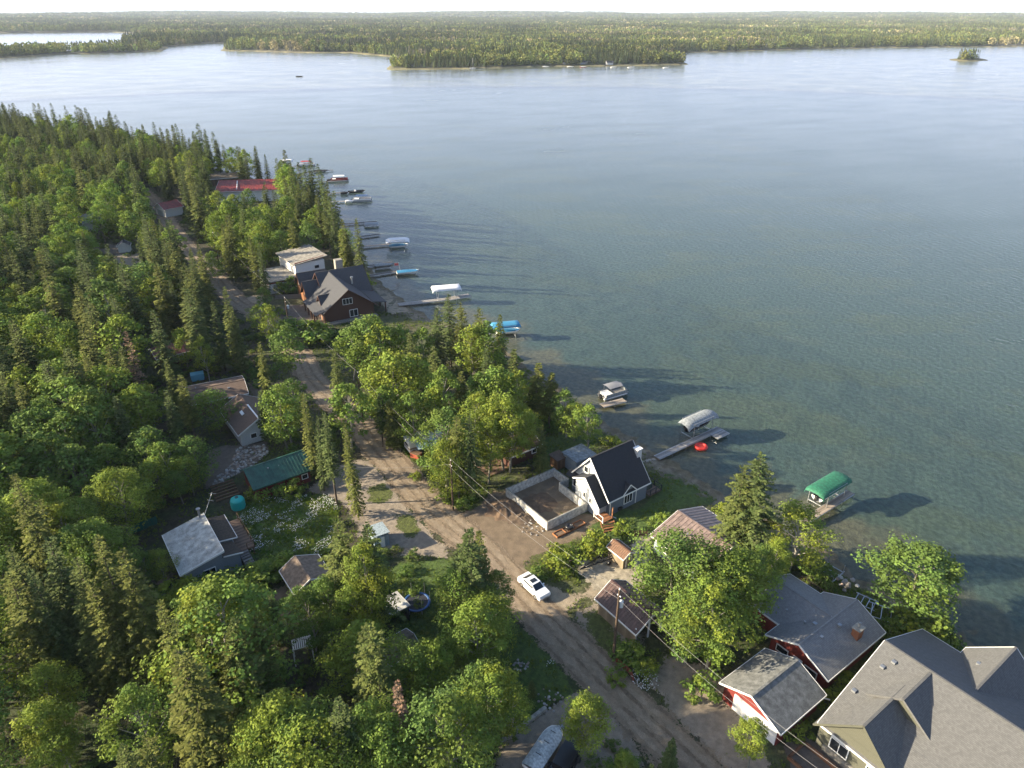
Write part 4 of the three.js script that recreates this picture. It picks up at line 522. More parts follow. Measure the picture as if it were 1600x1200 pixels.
{ // grey house with the white roof on the left
  const H = house('white_roofed_house', 'blue grey house with sloping white roof and wooden side deck', 10, -82);
  const wallG = new THREE.BufferGeometry(), s = [[-3.6, 0], [1.2, 0], [1.2, 3.75], [-3.6, 2.75]], p = [];
  for (const z of [-4.4, 4.1]) for (const f of [[0, 1, 2], [0, 2, 3]]) for (const k of f) p.push(s[k][0], s[k][1], z);
  for (let i = 0; i < 4; i++) { const a = s[i], b = s[(i + 1) % 4]; for (const [c, z] of [[a, -4.4], [b, -4.4], [b, 4.1], [a, -4.4], [b, 4.1], [a, 4.1]]) p.push(c[0], c[1], z); }
  wallG.setAttribute('position', new THREE.Float32BufferAttribute(p, 3)); wallG.computeVertexNormals(); part('wall', wallG, M.greySiding, H);
  part('roof', [slab([[-4.0, 2.85, -4.9], [1.45, 3.98, -4.9], [1.45, 3.98, 4.5], [-4.0, 2.85, 4.5]], 0.16)], M.roofWhite, H); part('fascia', [beam(V(-4.0, 2.75, 4.53), V(1.45, 3.88, 4.53), 0.06, 0.26), beam(V(-4.03, 2.75, -4.9), V(-4.03, 2.75, 4.5), 0.06, 0.26), beam(V(1.48, 3.9, -4.9), V(1.48, 3.9, 4.5), 0.06, 0.26)], M.white, H);
  part('side_wall', [bx(1.2, 3.3, 0, 2.5, -4.2, 3.9)], M.greySiding, H);
  part('side_roof', [slab([[1.2, 3.25, -4.6], [3.9, 2.8, -4.6], [3.9, 2.8, 1.2], [1.2, 3.25, 1.2]], 0.12), slab([[1.2, 2.9, 1.3], [3.2, 2.55, 1.3], [3.7, 2.45, 4.2], [1.2, 2.9, 4.2]], 0.12)], M.roofDarkBrown, H); part('side_fascia', [beam(V(3.93, 2.74, -4.6), V(3.93, 2.74, 1.2), 0.06, 0.2), beam(V(1.3, 3.14, 1.25), V(3.9, 2.72, 1.25), 0.06, 0.16), beam(V(1.3, 2.82, 4.23), V(3.7, 2.38, 4.23), 0.06, 0.16)], M.white, H);
  win(H, -0.6, 1.4, 4.15, 0, 1.3, 0.8, 2); win(H, 3.35, 1.6, 0.5, Math.PI / 2, 0.9, 1.2, 1); part('chimney', [cyl(0.16, 0.16, 1.5, 0.9, 3.6, -4.5), cyl(0.28, 0.28, 0.14, 0.9, 5.1, -4.5)], M.steel, H); part('antenna', [bar(V(1.6, 3.4, -5.2), V(3.4, 5.6, -6.6), 0.03), bar(V(3.0, 5.4, -6.9), V(3.8, 5.5, -6.1), 0.02), bar(V(2.6, 4.7, -6.5), V(3.2, 4.8, -5.6), 0.02)], M.metal, H);
  part('deck', [bx(3.3, 5.6, 1.2, 1.36, -4.6, 2.6)], M.deck, H); railing(H, [[5.55, -4.6], [5.55, 2.6], [4.6, 2.6]], 1.36, M.wood); stairs(H, 4.0, 2.6, 10, 1.4, 0.42, 1.1, 0.06, M.greyWood); for (const [x, z] of [[5.4, -4.4], [5.4, -1], [5.4, 2.4]]) part('deck_post', [bx(x - 0.07, x + 0.07, 0, 1.2, z - 0.07, z + 0.07)], M.wood, H);
}
{ const H = house('green_cabin', 'long cabin with dark green metal roof and red walls', 23.8, -94, YAW, 'cabin'); gable(H, { x0: -4.2, x1: 4.2, z0: -2.6, z1: 3.0, eave: 2.3, ridge: 3.7, wall: M.redSiding, roof: M.metalGreen, oh: 0.4, ribs: 0.5, trim: M.metalGreen, mid: -0.3 }); win(H, 3.2, 1.3, 3.06, 0, 0.8, 0.7, 1); vent(H, -1.4, 3.0, 0.9); vent(H, 0.2, 3.0, 0.9, 0.7); }
{ const H = house('brown_roofed_house', 'pale house with brown shingle roof and a skylight', 25.7, -112, YAW); gable(H, { x0: -3.3, x1: 3.3, z0: -5, z1: 4.8, eave: 2.5, ridge: 4.3, axis: 'z', wall: M.whiteSiding, roof: M.roofBrown, oh: 0.4 }); win(H, -1.2, 1.4, 4.86, 0, 0.9, 0.8); win(H, 1.4, 1.4, 4.86, 0, 0.9, 0.8); part('skylight', [box(0.5, 0.1, 1.4, -1.4, 3.85, 0.6, 0, 0, 0.5)], M.white, H); part('ridge_flashing', [bx(-0.12, 0.12, 4.5, 4.56, -0.5, 5.2)], M.white, H); }
{ const H = house('brown_bungalow', 'low bungalow with wide brown shingle roof behind the pale house', -54.27, -115.12, rad(27)); gable(H, { x0: -4.6, x1: 4.6, z0: -3.6, z1: 3.6, eave: 2.5, ridge: 3.4, wall: M.brownVert, roof: M.roofBrown, oh: 0.4 }); boxVent(H, 2, 3.2, 1.6); vent(H, -3.4, 3.1, -0.6); }
{ const H = house('maroon_roofed_cabin', 'cabin with faded red roof half hidden by spruces', -70.42, -133.14, rad(40), 'cabin'); gable(H, { x0: -3.4, x1: 3.4, z0: -2.8, z1: 2.8, eave: 2.4, ridge: 3.5, wall: M.brownLog, roof: std(0.24, 0.075, 0.07, 0.8, { map: rep(T.mottle, 3) }), oh: 0.4 }); win(H, 1, 1.4, 2.85, 0, 0.8, 0.8); }
{ const H = house('tan_cabin', 'small tan cabin with brown roof between meadow and trees', 18.6, -69.2, YAW, 'cabin'); gable(H, { x0: -2.0, x1: 2.4, z0: -2.2, z1: 2.2, eave: 2.4, ridge: 3.5, axis: 'z', wall: M.tanSiding, roof: std(0.27, 0.2, 0.155, 0.9, { map: rep(T.mottle, 4) }), oh: 0.35, mid: -0.2 }); win(H, -0.9, 1.3, 2.25, 0, 0.7, 0.7); part('side_rail', [beam(V(-0.5, 0.9, 2.4), V(0.9, 0.7, 5.4), 0.08, 0.3)], M.white, H); }
{ const H = house('white_roofed_shed', 'open dark shed with flat white roof beside the trampoline', -14.28, -61.84, rad(38), 'shed'); part('roof', slab([[-1.8, 2.3, -1.6], [1.8, 2.3, -1.6], [1.8, 2.5, 1.6], [-1.8, 2.5, 1.6]], 0.1), M.roofWhite, H); part('wall', [bx(-1.6, 1.6, 0, 2.2, -1.5, -1.4), bx(-1.6, -1.5, 0, 2.2, -1.4, 1.4), bx(1.5, 1.6, 0, 1.1, -1.4, 1.4)], M.dark, H); for (const x of [-1.55, 1.55]) part('post', [bx(x - 0.06, x + 0.06, 0, 2.35, 1.35, 1.47)], M.dark, H); }
{ const H = house('grey_roofed_shed', 'low shed with plain brown roof below the trampoline', -12.56, -56.02, rad(36.5), 'shed'); gable(H, { x0: -1.7, x1: 1.7, z0: -1.5, z1: 1.5, eave: 1.9, ridge: 2.5, wall: M.brownVert, roof: std(0.22, 0.17, 0.13, 0.9, { map: rep(T.mottle, 3) }), oh: 0.3 }); }
{ const H = house('pale_blue_shed', 'small pale blue shed standing on the gravel yard', -18.15, -75.85, rad(30), 'shed'); part('wall', [bx(-1.05, 1.05, 0, 1.9, -1.3, 1.3)], std(0.40, 0.50, 0.58, 0.8, { map: rep(T.vert, 1.6) }), H); part('roof', slab([[-1.2, 2.0, -1.5], [1.2, 2.0, -1.5], [1.2, 2.3, 1.5], [-1.2, 2.3, 1.5]], 0.08), std(0.38, 0.46, 0.52, 0.6, { map: rep(T.mottle, 2) }), H); part('door', [bx(-0.4, 0.4, 0.05, 1.7, 1.3, 1.35)], M.trim, H); }
{ const H = house('wooden_outhouse', 'tiny brown board shed behind the blue house', 7.31, -94.16, rad(36.5), 'shed'); part('wall', [bx(-0.9, 0.9, 0, 1.9, -0.9, 0.9)], std(0.27, 0.14, 0.07, 0.85, { map: rep(T.vert, 1) }), H); part('roof', slab([[-1.1, 2.1, -1.1], [1.1, 2.1, -1.1], [1.1, 1.9, 1.1], [-1.1, 1.9, 1.1]], 0.08), M.roofBrown, H); }
{ const H = house('grey_flat_shed', 'low shed with flat pale grey roof behind the blue house', 10.59, -94.11, rad(36.5), 'shed'); part('wall', [bx(-1.9, 1.9, 0, 2.4, -1.6, 1.6)], M.greySiding, H); part('roof', slab([[-2.1, 2.6, -1.8], [2.1, 2.6, -1.8], [2.1, 2.45, 1.8], [-2.1, 2.45, 1.8]], 0.1), std(0.32, 0.36, 0.40, 0.8, { map: rep(T.mottle, 4) }), H); }
{ const H = house('brown_cottage', 'brown cottage with rusty roof glimpsed between birches', 0.52, -97.32, rad(36.5), 'cottage'); gable(H, { x0: -3, x1: 3, z0: -2.4, z1: 2.4, eave: 2.2, ridge: 3.2, wall: M.brownLog, roof: std(0.16, 0.085, 0.07, 0.85, { map: rep(T.mottle, 3) }), oh: 0.4 }); win(H, 2.0, 1.4, 2.45, 0, 0.8, 0.8); part('patio', [bx(-7, -3.2, 0.03, 0.12, -1, 2.6)], M.deck, H); }
{ // the log lodge, turned 30 degrees
  const t = rad(30), c = Math.cos(t), s = Math.sin(t), a0 = 45, b0 = -161, H = thing('log_lodge', 'big dark brown lodge with steep slate gables and stone chimney', 'house', [a0 * c + b0 * s, 0, -a0 * s + b0 * c], t);
  gable(H, { x0: -6.2, x1: 5.6, z0: -7, z1: 7.6, eave: 3.0, ridge: 7.4, axis: 'z', wall: M.brownLog, roof: M.roofSlate, oh: 0.7, trim: M.brownLog });
  gable(H, { x0: -3, x1: 8.0, z0: -12.2, z1: -1.8, eave: 3.2, ridge: 7.6, wall: M.brownLog, roof: M.roofSlate, oh: 0.6, trim: M.brownLog });
  gable(H, { x0: -6.6, x1: 0, z0: -14.5, z1: -9.0, eave: 3.6, ridge: 6.6, wall: M.cedar, roof: M.roofSlate, oh: 0.5, trim: M.brownLog }); gable(H, { x0: -6.8, x1: -1, z0: -8.2, z1: -3.8, eave: 3.4, ridge: 6.2, wall: M.cedar, roof: M.roofSlate, oh: 0.5, trim: M.brownLog }); gable(H, { x0: -5.6, x1: -1, z0: 0.9, z1: 4.2, eave: 3.3, ridge: 5.2, wall: M.cedar, roof: M.roofSlate, oh: 0.4, trim: M.brownLog });
  part('porch_roof', [slab([[-8.4, 2.5, -3.2], [-6.0, 3.3, -3.2], [-6.0, 3.3, 7.8], [-8.4, 2.5, 7.8]], 0.14)], M.roofSlate, H); for (const z of [-2.8, 0, 2.6, 5, 7.4]) part('porch_post', [bx(-8.2, -7.95, 0, 2.5, z - 0.13, z + 0.13)], M.brownLog, H);
  part('veranda_roof', [slab([[5.6, 3.3, -2], [9.0, 2.6, -2], [9.0, 2.6, 7.4], [5.6, 3.3, 7.4]], 0.14)], M.roofSlate, H); for (const z of [-1.6, 3, 7]) part('porch_post', [bx(8.6, 8.85, 0, 2.6, z - 0.13, z + 0.13)], M.brownLog, H);
  win(H, -0.6, 4.6, 7.66, 0, 2.2, 1.3, 3); win(H, 0.6, 1.5, 7.66, 0, 1.8, 1.6, 2); win(H, -6.66, 4.6, -11.7, -Math.PI / 2, 1.2, 1.5, 2); win(H, -6.86, 4.3, -6, -Math.PI / 2, 1.0, 1.3, 2); win(H, -5.66, 4.0, 2.5, -Math.PI / 2, 0.7, 0.9); door(H, -6.26, 0.1, 5.4, -Math.PI / 2, 1.1, 2.1, M.cedar);
  part('chimney', [bx(2.2, 4.0, 6, 9.4, -10.2, -8.6)], M.rock, H); part('roof_vent', [cyl(0.2, 0.2, 1.6, 4, 5.0, -2.4), cyl(0.34, 0.34, 0.3, 4, 6.5, -2.4)], M.metal, H); part('foundation_wall', [bx(-6.0, 6, -0.1, 0.35, 7.6, 9.2)], M.stone, H);
}
{ const H = house('white_modern_house', 'white modern house with low pitched pale roofs and red band', 58, -181, YAW); part('wall', [bx(-7.2, 1.6, 0, 3.2, -4.6, 5.6)], M.white, H); part('roof', slab([[-7.8, 3.5, -5], [1.6, 3.5, -5], [1.6, 3.35, 6.2], [-7.8, 3.35, 6.2]], 0.2), M.roofPale, H); part('red_band', [bx(-7.5, 1.2, 2.65, 3.15, 5.6, 5.75), bx(-7.36, -7.2, 2.65, 3.15, -4.6, 5.6)], std(0.24, 0.05, 0.03, 0.7), H);
  part('upper_wall', [bx(0.6, 8.6, 0, 6.2, -7.4, 4.6)], M.white, H); part('upper_roof', slab([[0, 6.3, -8], [9.4, 7.3, -8], [9.4, 7.3, 5.3], [0, 6.3, 5.3]], 0.22), M.roofPale, H); part('upper_band', [beam(V(0.6, 6.25, 4.7), V(8.6, 7.0, 4.7), 0.1, 0.6)], std(0.24, 0.05, 0.03, 0.7), H); win(H, 3.2, 2.2, 4.66, 0, 0.8, 2.0); win(H, 6.4, 4.6, 4.66, 0, 1.2, 0.8); door(H, -3.0, 0.05, 5.66, 0, 1.1, 2.2, M.dark); win(H, -0.8, 1.5, 5.66, 0, 1.0, 1.6); part('canopy', [bx(-2.2, 1.6, 2.4, 2.55, 5.7, 7.4)], M.roofPale, H); }
{ const H = house('red_roofed_hall', 'long white building with bright red metal roof among far trees', -101.47, -280.12, rad(8)); gable(H, { x0: -11.5, x1: 11.5, z0: -7, z1: 7, eave: 4.0, ridge: 6.2, wall: M.white, roof: M.metalRed, oh: 0.5, ribs: 0.9, mid: -2 }); part('ridge_pipe', [beam(V(-5, 6.2, -1), V(-4, 4.6, 6.6), 0.25, 0.25)], M.white, H); win(H, 6, 2, 7.06, 0, 1.4, 1.2, 2); }
{ const H = house('tan_roofed_house', 'house with flat tan roof behind the red roofed hall', -120.11, -304.89, rad(20)); gable(H, { x0: -6, x1: 5, z0: -4.5, z1: 4.5, eave: 3.2, ridge: 4.3, wall: M.brownVert, roof: std(0.26, 0.2, 0.14, 0.9, { map: rep(T.mottle, 4) }), oh: 0.5 }); }
{ const H = house('red_roofed_garage', 'small white garage with red roof beside the far road', -122.56, -253.73, rad(-40), 'garage'); gable(H, { x0: -3.6, x1: 3.6, z0: -3.2, z1: 3.2, eave: 2.8, ridge: 4.4, axis: 'z', wall: M.white, roof: M.metalRed, oh: 0.4 }); door(H, 0, 0.05, 3.26, 0, 4, 2.1, std(0.4, 0.45, 0.46, 0.6), 4); }
{ const H = house('small_white_shed', 'small white shed by the dark driveway in the woods', -117.1, -209.15, rad(20), 'shed'); gable(H, { x0: -1.6, x1: 1.6, z0: -1.4, z1: 1.4, eave: 2, ridge: 3, axis: 'z', wall: M.white, roof: M.roofSlate, oh: 0.25 }); door(H, 0, 0.05, 1.46, 0, 0.9, 1.8, M.white); }
{ const H = house('hidden_white_house', 'white house wall glimpsed through the shaded forest', -140.85, -233.18, rad(-30)); gable(H, { x0: -3, x1: 3, z0: -4, z1: 4, eave: 3.4, ridge: 5, axis: 'z', wall: M.whiteSiding, roof: M.roofGrey, oh: 0.4 }); win(H, 0, 2, 4.06, 0, 1.2, 1); }
// ---------- docks, lifts and boats ----------
const dockWood = std(0.40, 0.38, 0.36, 0.85, { map: rep(T.plank, 2.4) }), dockDark = std(0.17, 0.155, 0.14, 0.9, { map: rep(T.plank, 2.4) }), dockTan = std(0.44, 0.36, 0.28, 0.85, { map: rep(T.plank, 2.4) });
function dock(label, [x0, z0], [x1, z1], w, mat, extra) {
  const L = Math.hypot(x1 - x0, z1 - z0), turn = Math.atan2(-(z1 - z0), x1 - x0), D = thing('dock', label, 'dock', [x0, 0, z0], turn), n = Math.max(1, Math.round(L / 3.0)), l = L / n;
  for (let k = 0; k < n; k++) { const s = part('dock_section', [box(l - 0.04, 0.07, w, l * (k + 0.5), -0.30, 0)], mat, D); part('edge_beam', [box(l - 0.04, 0.16, 0.07, l * (k + 0.5), -0.34, w / 2), box(l - 0.04, 0.16, 0.07, l * (k + 0.5), -0.34, -w / 2)], M.metal, s); for (const e of [-1, 1]) part('dock_leg', [bar(V(l * (k + 1) - 0.1, -2.6, e * w / 2), V(l * (k + 1) - 0.1, -0.1, e * w / 2), 0.035)], M.steel, D); }
  if (extra) { const [ex, ez, ew, ed] = extra; part('platform', [box(ew, 0.07, ed, ex, -0.298, ez)], mat, D); part('platform_frame', [box(ew, 0.16, 0.07, ex, -0.34, ez + ed / 2), box(ew, 0.16, 0.07, ex, -0.34, ez - ed / 2), box(0.07, 0.16, ed, ex - ew / 2, -0.34, ez), box(0.07, 0.16, ed, ex + ew / 2, -0.34, ez)], M.metal, D); }
  return D;
}
function hullGeo(L, W, Hh, bow = 0.35, sheer = 0.18) { // lofted hull, bow towards +x
  const n = 14, m = 7, pos = [], idx = [];
  for (let i = 0; i <= n; i++) { const t = i / n, x = (t - 0.5) * L, w = W / 2 * (t < 1 - bow ? 0.9 + 0.1 * t / (1 - bow) : Math.sqrt(Math.max(0, 1 - ((t - 1 + bow) / bow) ** 2.2))), top = Hh * (1 + sheer * t * t), keel = Hh * 0.9 * smooth(0.72, 1, t) ** 1.5;
    for (let k = 0; k <= m; k++) { const a = k / m * 2 - 1, s = Math.sign(a) * Math.min(1, Math.abs(a) * 1.25) ** 0.8; pos.push(x, Math.max(keel, keel + (top - keel) * Math.abs(a) ** 1.6), s * w); } }
  for (let i = 0; i < n; i++) for (let k = 0; k < m; k++) { const a = i * (m + 1) + k, b = a + 1, c = a + m + 1, d = c + 1; idx.push(a, b, c, b, d, c); }
  for (let k = 1; k < m; k++) idx.push(0, k + 1, k);
  const g = new THREE.BufferGeometry(); g.setAttribute('position', new THREE.Float32BufferAttribute(pos, 3)); g.setIndex(idx); g.computeVertexNormals(); return g;
}
function coverGeo(L, W, y, h, bow = 0.35) { // a tight cover over a boat: a low ridge that follows the hull's outline
  const n = 14, m = 6, pos = [], idx = []; for (let i = 0; i <= n; i++) { const t = i / n, x = (t - 0.5) * L, w = W / 2 * (t < 1 - bow ? 1 : Math.sqrt(Math.max(0.0004, 1 - ((t - 1 + bow) / bow) ** 2.2))); for (let k = 0; k <= m; k++) { const a = k / m * 2 - 1; pos.push(x, y + h * (1 - a * a) * (0.55 + 0.45 * Math.sin(Math.PI * clamp(t * 1.1 + 0.1))), a * w); } }
  for (let i = 0; i < n; i++) for (let k = 0; k < m; k++) { const a = i * (m + 1) + k, b = a + 1, c = a + m + 1, d = c + 1; idx.push(a, b, c, b, d, c); }
  const g = new THREE.BufferGeometry(); g.setAttribute('position', new THREE.Float32BufferAttribute(pos, 3)); g.setIndex(idx); g.computeVertexNormals(); return g;
}
function boat(name, label, [x, z], turn, L, W, hullMat, topMat, y = -0.9, kind = 'cover', group) {
  const B = thing(name, label, 'boat', [x, y, z], turn, group); part('hull', hullGeo(L, W, 0.8), hullMat, B);
  if (kind === 'cover') part('boat_cover', coverGeo(L * 0.98, W * 0.98, 0.76, 0.42), topMat, B);
  else { part('deck', [box(L * 0.8, 0.08, W * 0.82, -L * 0.08, 0.6, 0)], topMat, B); part('windshield', [beam(V(L * 0.08, 0.95, -W * 0.36), V(L * 0.08, 0.95, W * 0.36), 0.05, 0.4)], M.glass, B); for (const s of [-1, 1]) part('seat', [box(0.6, 0.5, 0.5, -L * 0.12, 0.85, s * W * 0.22)], M.white, B); part('engine', [box(0.45, 0.9, 0.4, -L * 0.53, 0.7, 0)], M.black, B); }
  return B;
}
function pontoon(label, [x, z], turn, L, W, fence, roof) {
  const B = thing('pontoon_boat', label, 'boat', [x, -0.85, z], turn); for (const s of [-1, 1]) { const g = new THREE.CapsuleGeometry(0.33, L - 0.7, 4, 10); g.rotateZ(Math.PI / 2); g.translate(0, 0.2, s * W * 0.34); part('pontoon', g, M.metal, B); }
  part('deck', [box(L, 0.12, W, 0, 0.58, 0)], dockWood, B); part('fence', [box(L * 0.9, 0.55, 0.06, 0, 0.92, W / 2 - 0.05), box(L * 0.9, 0.55, 0.06, 0, 0.92, -W / 2 + 0.05), box(0.06, 0.55, W, L * 0.45, 0.92, 0)], fence, B); part('seat', [box(1.6, 0.45, W * 0.8, -L * 0.28, 0.86, 0)], M.white, B); part('engine', [box(0.45, 0.9, 0.4, -L * 0.53, 0.6, 0)], M.black, B);
  if (roof) { part('bimini', coverGeo(L * 0.62, W * 0.95, 2.3, 0.25, 0.05), roof, B); for (const [a, b] of [[-0.25, -1], [-0.25, 1], [0.22, -1], [0.22, 1]]) part('bimini_pole', [bar(V(L * a, 0.9, b * W * 0.45), V(L * a, 2.3, b * W * 0.45), 0.025)], M.metal, B); }
  return B;
}
function lift(label, [x, z], turn, L, W, mat, top, shape) {
  const B = thing('boat_lift', label, 'boat lift', [x, 0, z], turn), pts = [];
  const n = 10, m = 8, pos = [], idx = [];
  for (let i = 0; i <= n; i++) { const t = i / n, ex = shape === 'barrel' ? 1 - 0.5 * (Math.abs(t - 0.5) * 2) ** 6 : 1; for (let k = 0; k <= m; k++) { const a = k / m * 2 - 1; let y, w = a * W / 2; if (shape === 'barrel') { y = top - 0.95 * (1 - Math.sqrt(Math.max(0, 1 - a * a * 0.98))) * 1.0 - (1 - ex) * 0.9; } else y = top + 0.02 * Math.sin(t * 31) - (Math.abs(a) < 0.2 ? 0 : Math.abs(a) < 0.8 ? (Math.abs(a) - 0.2) * 0.45 : 0.27 + (Math.abs(a) - 0.8) * 2.2); if (shape !== 'barrel') w = Math.sign(a) * Math.min(Math.abs(a) / 0.85, 1) * W / 2; let xx = (t - 0.5) * L; if (shape !== 'barrel') { if (i === 0) { xx = -L / 2 + 0.05; y -= 0.5; } if (i === 1) xx = -L / 2 + 0.3; if (i === n) { xx = L / 2 - 0.05; y -= 0.5; } if (i === n - 1) xx = L / 2 - 0.3; } pos.push(xx, y, w); } }
  for (let i = 0; i < n; i++) for (let k = 0; k < m; k++) { const a = i * (m + 1) + k, b = a + 1, c = a + m + 1, d = c + 1; idx.push(a, b, c, b, d, c); }
  const g = new THREE.BufferGeometry(); g.setAttribute('position', new THREE.Float32BufferAttribute(pos, 3)); g.setIndex(idx); g.computeVertexNormals(); part('canopy', g, mat, B);
  for (const [a, b] of [[-0.3, -1], [-0.3, 1], [0.3, -1], [0.3, 1]]) part('lift_post', [bar(V(a * L, -2.4, b * W * 0.46), V(a * L, top - 0.35, b * W * 0.46), 0.06)], M.metal, B);
  part('lift_beam', [beam(V(-0.3 * L, -0.5, -W * 0.46), V(-0.3 * L, -0.5, W * 0.46), 0.12), beam(V(0.3 * L, -0.5, -W * 0.46), V(0.3 * L, -0.5, W * 0.46), 0.12), beam(V(-0.3 * L, top - 0.4, -W * 0.46), V(0.3 * L, top - 0.4, -W * 0.46), 0.07), beam(V(-0.3 * L, top - 0.4, W * 0.46), V(0.3 * L, top - 0.4, W * 0.46), 0.07)], M.metal, B);
  return B;
}
const canvasGrey = std(0.34, 0.37, 0.40, 0.8, { map: rep(T.mottle, 3) }), canvasGreen = std(0.025, 0.19, 0.11, 0.75, { map: rep(T.mottle, 3) }), canvasWhite = std(0.66, 0.67, 0.68, 0.8), canvasBlue = std(0.04, 0.21, 0.36, 0.7), canvasBlack = std(0.03, 0.033, 0.04, 0.8), canvasRed = std(0.32, 0.03, 0.03, 0.8);
dock('long grey sectional dock leading to the grey barrel canopy', lot(76.1, -64.6), lot(91.9, -64.6), 1.25, dockWood, [14.2, 1.3, 3.0, 1.6]);
lift('boat lift with rounded grey barrel canopy beside long dock', lot(88.0, -66.6), YAW, 7.8, 3.0, canvasGrey, 2.7, 'barrel'); boat('motor_boat', 'dark hulled boat hanging under the grey barrel canopy', lot(88.2, -66.6), YAW, 5.6, 2.0, std(0.08, 0.09, 0.1, 0.4), M.dark, 0.2, 'open');
{ const [x, z] = lot(85.0, -62.9), F = thing('round_float', 'round red inflatable float beside the long grey dock', 'float', [x, WATER_Y, z], 0); const t = new THREE.TorusGeometry(0.88, 0.25, 10, 28); t.rotateX(Math.PI / 2); t.translate(0, 0.16, 0); part('ring', t, std(0.55, 0.03, 0.02, 0.45), F); part('mat', [cyl(0.8, 0.8, 0.12, 0, 0.12, 0, 24)], std(0.58, 0.05, 0.03, 0.5), F); }
for (let k = 0; k < 4; k++) { const [x, z] = lot(73.2 + k * 0.8, -64.9 + 0.15 * (k % 2)); one('stepping_stone', ['first', 'second', 'third', 'fourth'][k] + ' pale stepping stone on the shore, counted from the blue house', 'stone', box(0.6, 0.14, 0.5), M.rock, [x, heightAt(x, z) + 0.06, z], k * 0.7); }
dock('short pale dock under the green boat canopy', lot(80.5, -40.7), lot(93.0, -40.7), 1.2, dockTan);
lift('boat lift with flat green canvas canopy', lot(88.8, -42.2), YAW, 7.6, 3.2, canvasGreen, 2.55, 'flat'); boat('motor_boat', 'pale boat hanging under the green canvas canopy', lot(88.8, -42.2), YAW, 5.4, 2.0, M.white, M.dark, 0.1, 'open');
dock('small tan dock beside the covered pontoon boat', [16.55, -114.28], [21.11, -116.48], 1.5, dockTan); pontoon('pontoon boat with grey cover moored at small tan dock', [19.28, -119.21], rad(30), 5.6, 2.4, canvasGrey, std(0.2, 0.2, 0.21, 0.8));
dock('curved grey dock in front of the brown lodge', [-28.32, -165.52], [-16.23, -169.53], 1.6, dockWood); dock('outer leg of the lodge dock beneath white canopy', [-16.23, -169.53], [-10.86, -172.3], 2.2, dockWood); lift('boat lift with long white canopy at the lodge dock', [-16.69, -170.58], rad(14), 7.5, 3.4, canvasWhite, 2.8, 'flat');
lift('boat lift with bright blue canopy behind the lakeside trees', [-1.44, -147.27], rad(14), 6.6, 3.0, canvasBlue, 2.5, 'flat'); boat('motor_boat', 'white boat under the bright blue canopy', [-0.87, -148.77], rad(14), 5.4, 2.1, M.white, canvasBlue, -0.8, 'cover');
dock('farthest dock, ending at the red roofed pontoon boat', [-107.5, -340.09], [-98.17, -347.94], 1.4, dockDark); pontoon('far pontoon boat with dark red roof', [-97.82, -347.92], rad(12), 8, 3, M.white, canvasRed); lift('farthest white lift canopy half hidden by shoreline trees', [-106.39, -346.04], rad(12), 6, 3, canvasWhite, 2.6, 'flat');
dock('second farthest thin dock with black covered boat', [-100.56, -323.9], [-82.76, -336.28], 1.3, dockDark); boat('motor_boat', 'black covered boat beside the second farthest dock', [-87.78, -333.97], rad(12), 6.4, 2.4, canvasBlack, canvasBlack, -0.85);
dock('third farthest dock with white canopied boat', [-92.06, -305.23], [-71.87, -313.65], 1.5, dockDark); pontoon('white roofed pontoon boat at the third farthest dock', [-75, -314.18], rad(12), 8, 3, std(0.3, 0.06, 0.05, 0.6), canvasWhite); boat('water_scooter', 'small dark water scooter on the third farthest dock', [-78.59, -312.85], rad(12), 3, 1.2, M.dark, canvasBlack, -0.75);
dock('fourth farthest dock with dark speedboat', [-77.42, -286.14], [-64.38, -291.28], 1.4, dockDark); boat('motor_boat', 'dark speedboat with tower at the fourth farthest dock', [-62.87, -291.67], rad(20), 6.6, 2.5, canvasBlack, M.dark, -0.85, 'open'); boat('water_scooter', 'dark water scooter beside the fourth farthest dock', [-67.34, -288.2], rad(10), 3, 1.2, M.dark, canvasBlack, -0.75);
dock('fifth farthest dock with blue and white pontoon', [-72.2, -272.66], [-59.44, -276.31], 1.4, dockWood); pontoon('white pontoon boat with dark blue roof', [-58.08, -277.15], rad(8), 7.4, 2.9, M.white, std(0.03, 0.07, 0.16, 0.7)); boat('water_scooter', 'white water scooter beside the white pontoon boat', [-62.4, -273.98], rad(8), 3.1, 1.3, M.white, canvasWhite, -0.75);
dock('empty grey dock with a bare mast frame', [-58.18, -241.15], [-46.97, -244.94], 1.5, dockDark); lift('bare low lift beside the empty grey dock', [-48.14, -240.59], rad(10), 5, 2.4, M.steel, 0.5, 'flat');
dock('short empty dock behind the lone spruce', [-49.69, -225.47], [-43.52, -228.84], 1.5, dockDark);
dock('white dock leading to the white canopied blue boat', [-47.19, -214.5], [-37.79, -217.93], 1.4, dockTan); lift('boat lift with puffy white canopy over a blue boat', [-35.25, -214.24], rad(10), 7.2, 3.2, canvasWhite, 2.7, 'barrel'); boat('motor_boat', 'blue and white boat below the puffy white canopy', [-35.22, -215.54], rad(10), 6.0, 2.3, M.white, canvasBlue, -0.8, 'cover');
dock('dark dock with grey covered boat near the lodge', [-41.78, -195.7], [-34.65, -199.52], 1.3, dockDark); boat('motor_boat', 'grey covered boat beside the dark dock', [-36.57, -195.36], rad(14), 5.4, 2.1, M.steel, canvasGrey, -0.5);
dock('dark dock with blue boat flying a flag', [-39.85, -187.06], [-31.37, -191.99], 1.4, dockDark); { const B = boat('motor_boat', 'blue covered boat flying a red and white flag', [-29.14, -190.26], rad(14), 6.2, 2.3, M.white, canvasBlue, -0.7); part('flag_pole', [bar(V(-2, 0.9, 0), V(-2.4, 3.4, 0), 0.03)], M.white, B); part('flag', [bx(-3.5, -2.4, 2.6, 3.3, -0.01, 0.01)], std(0.6, 0.12, 0.1, 0.8), B); }
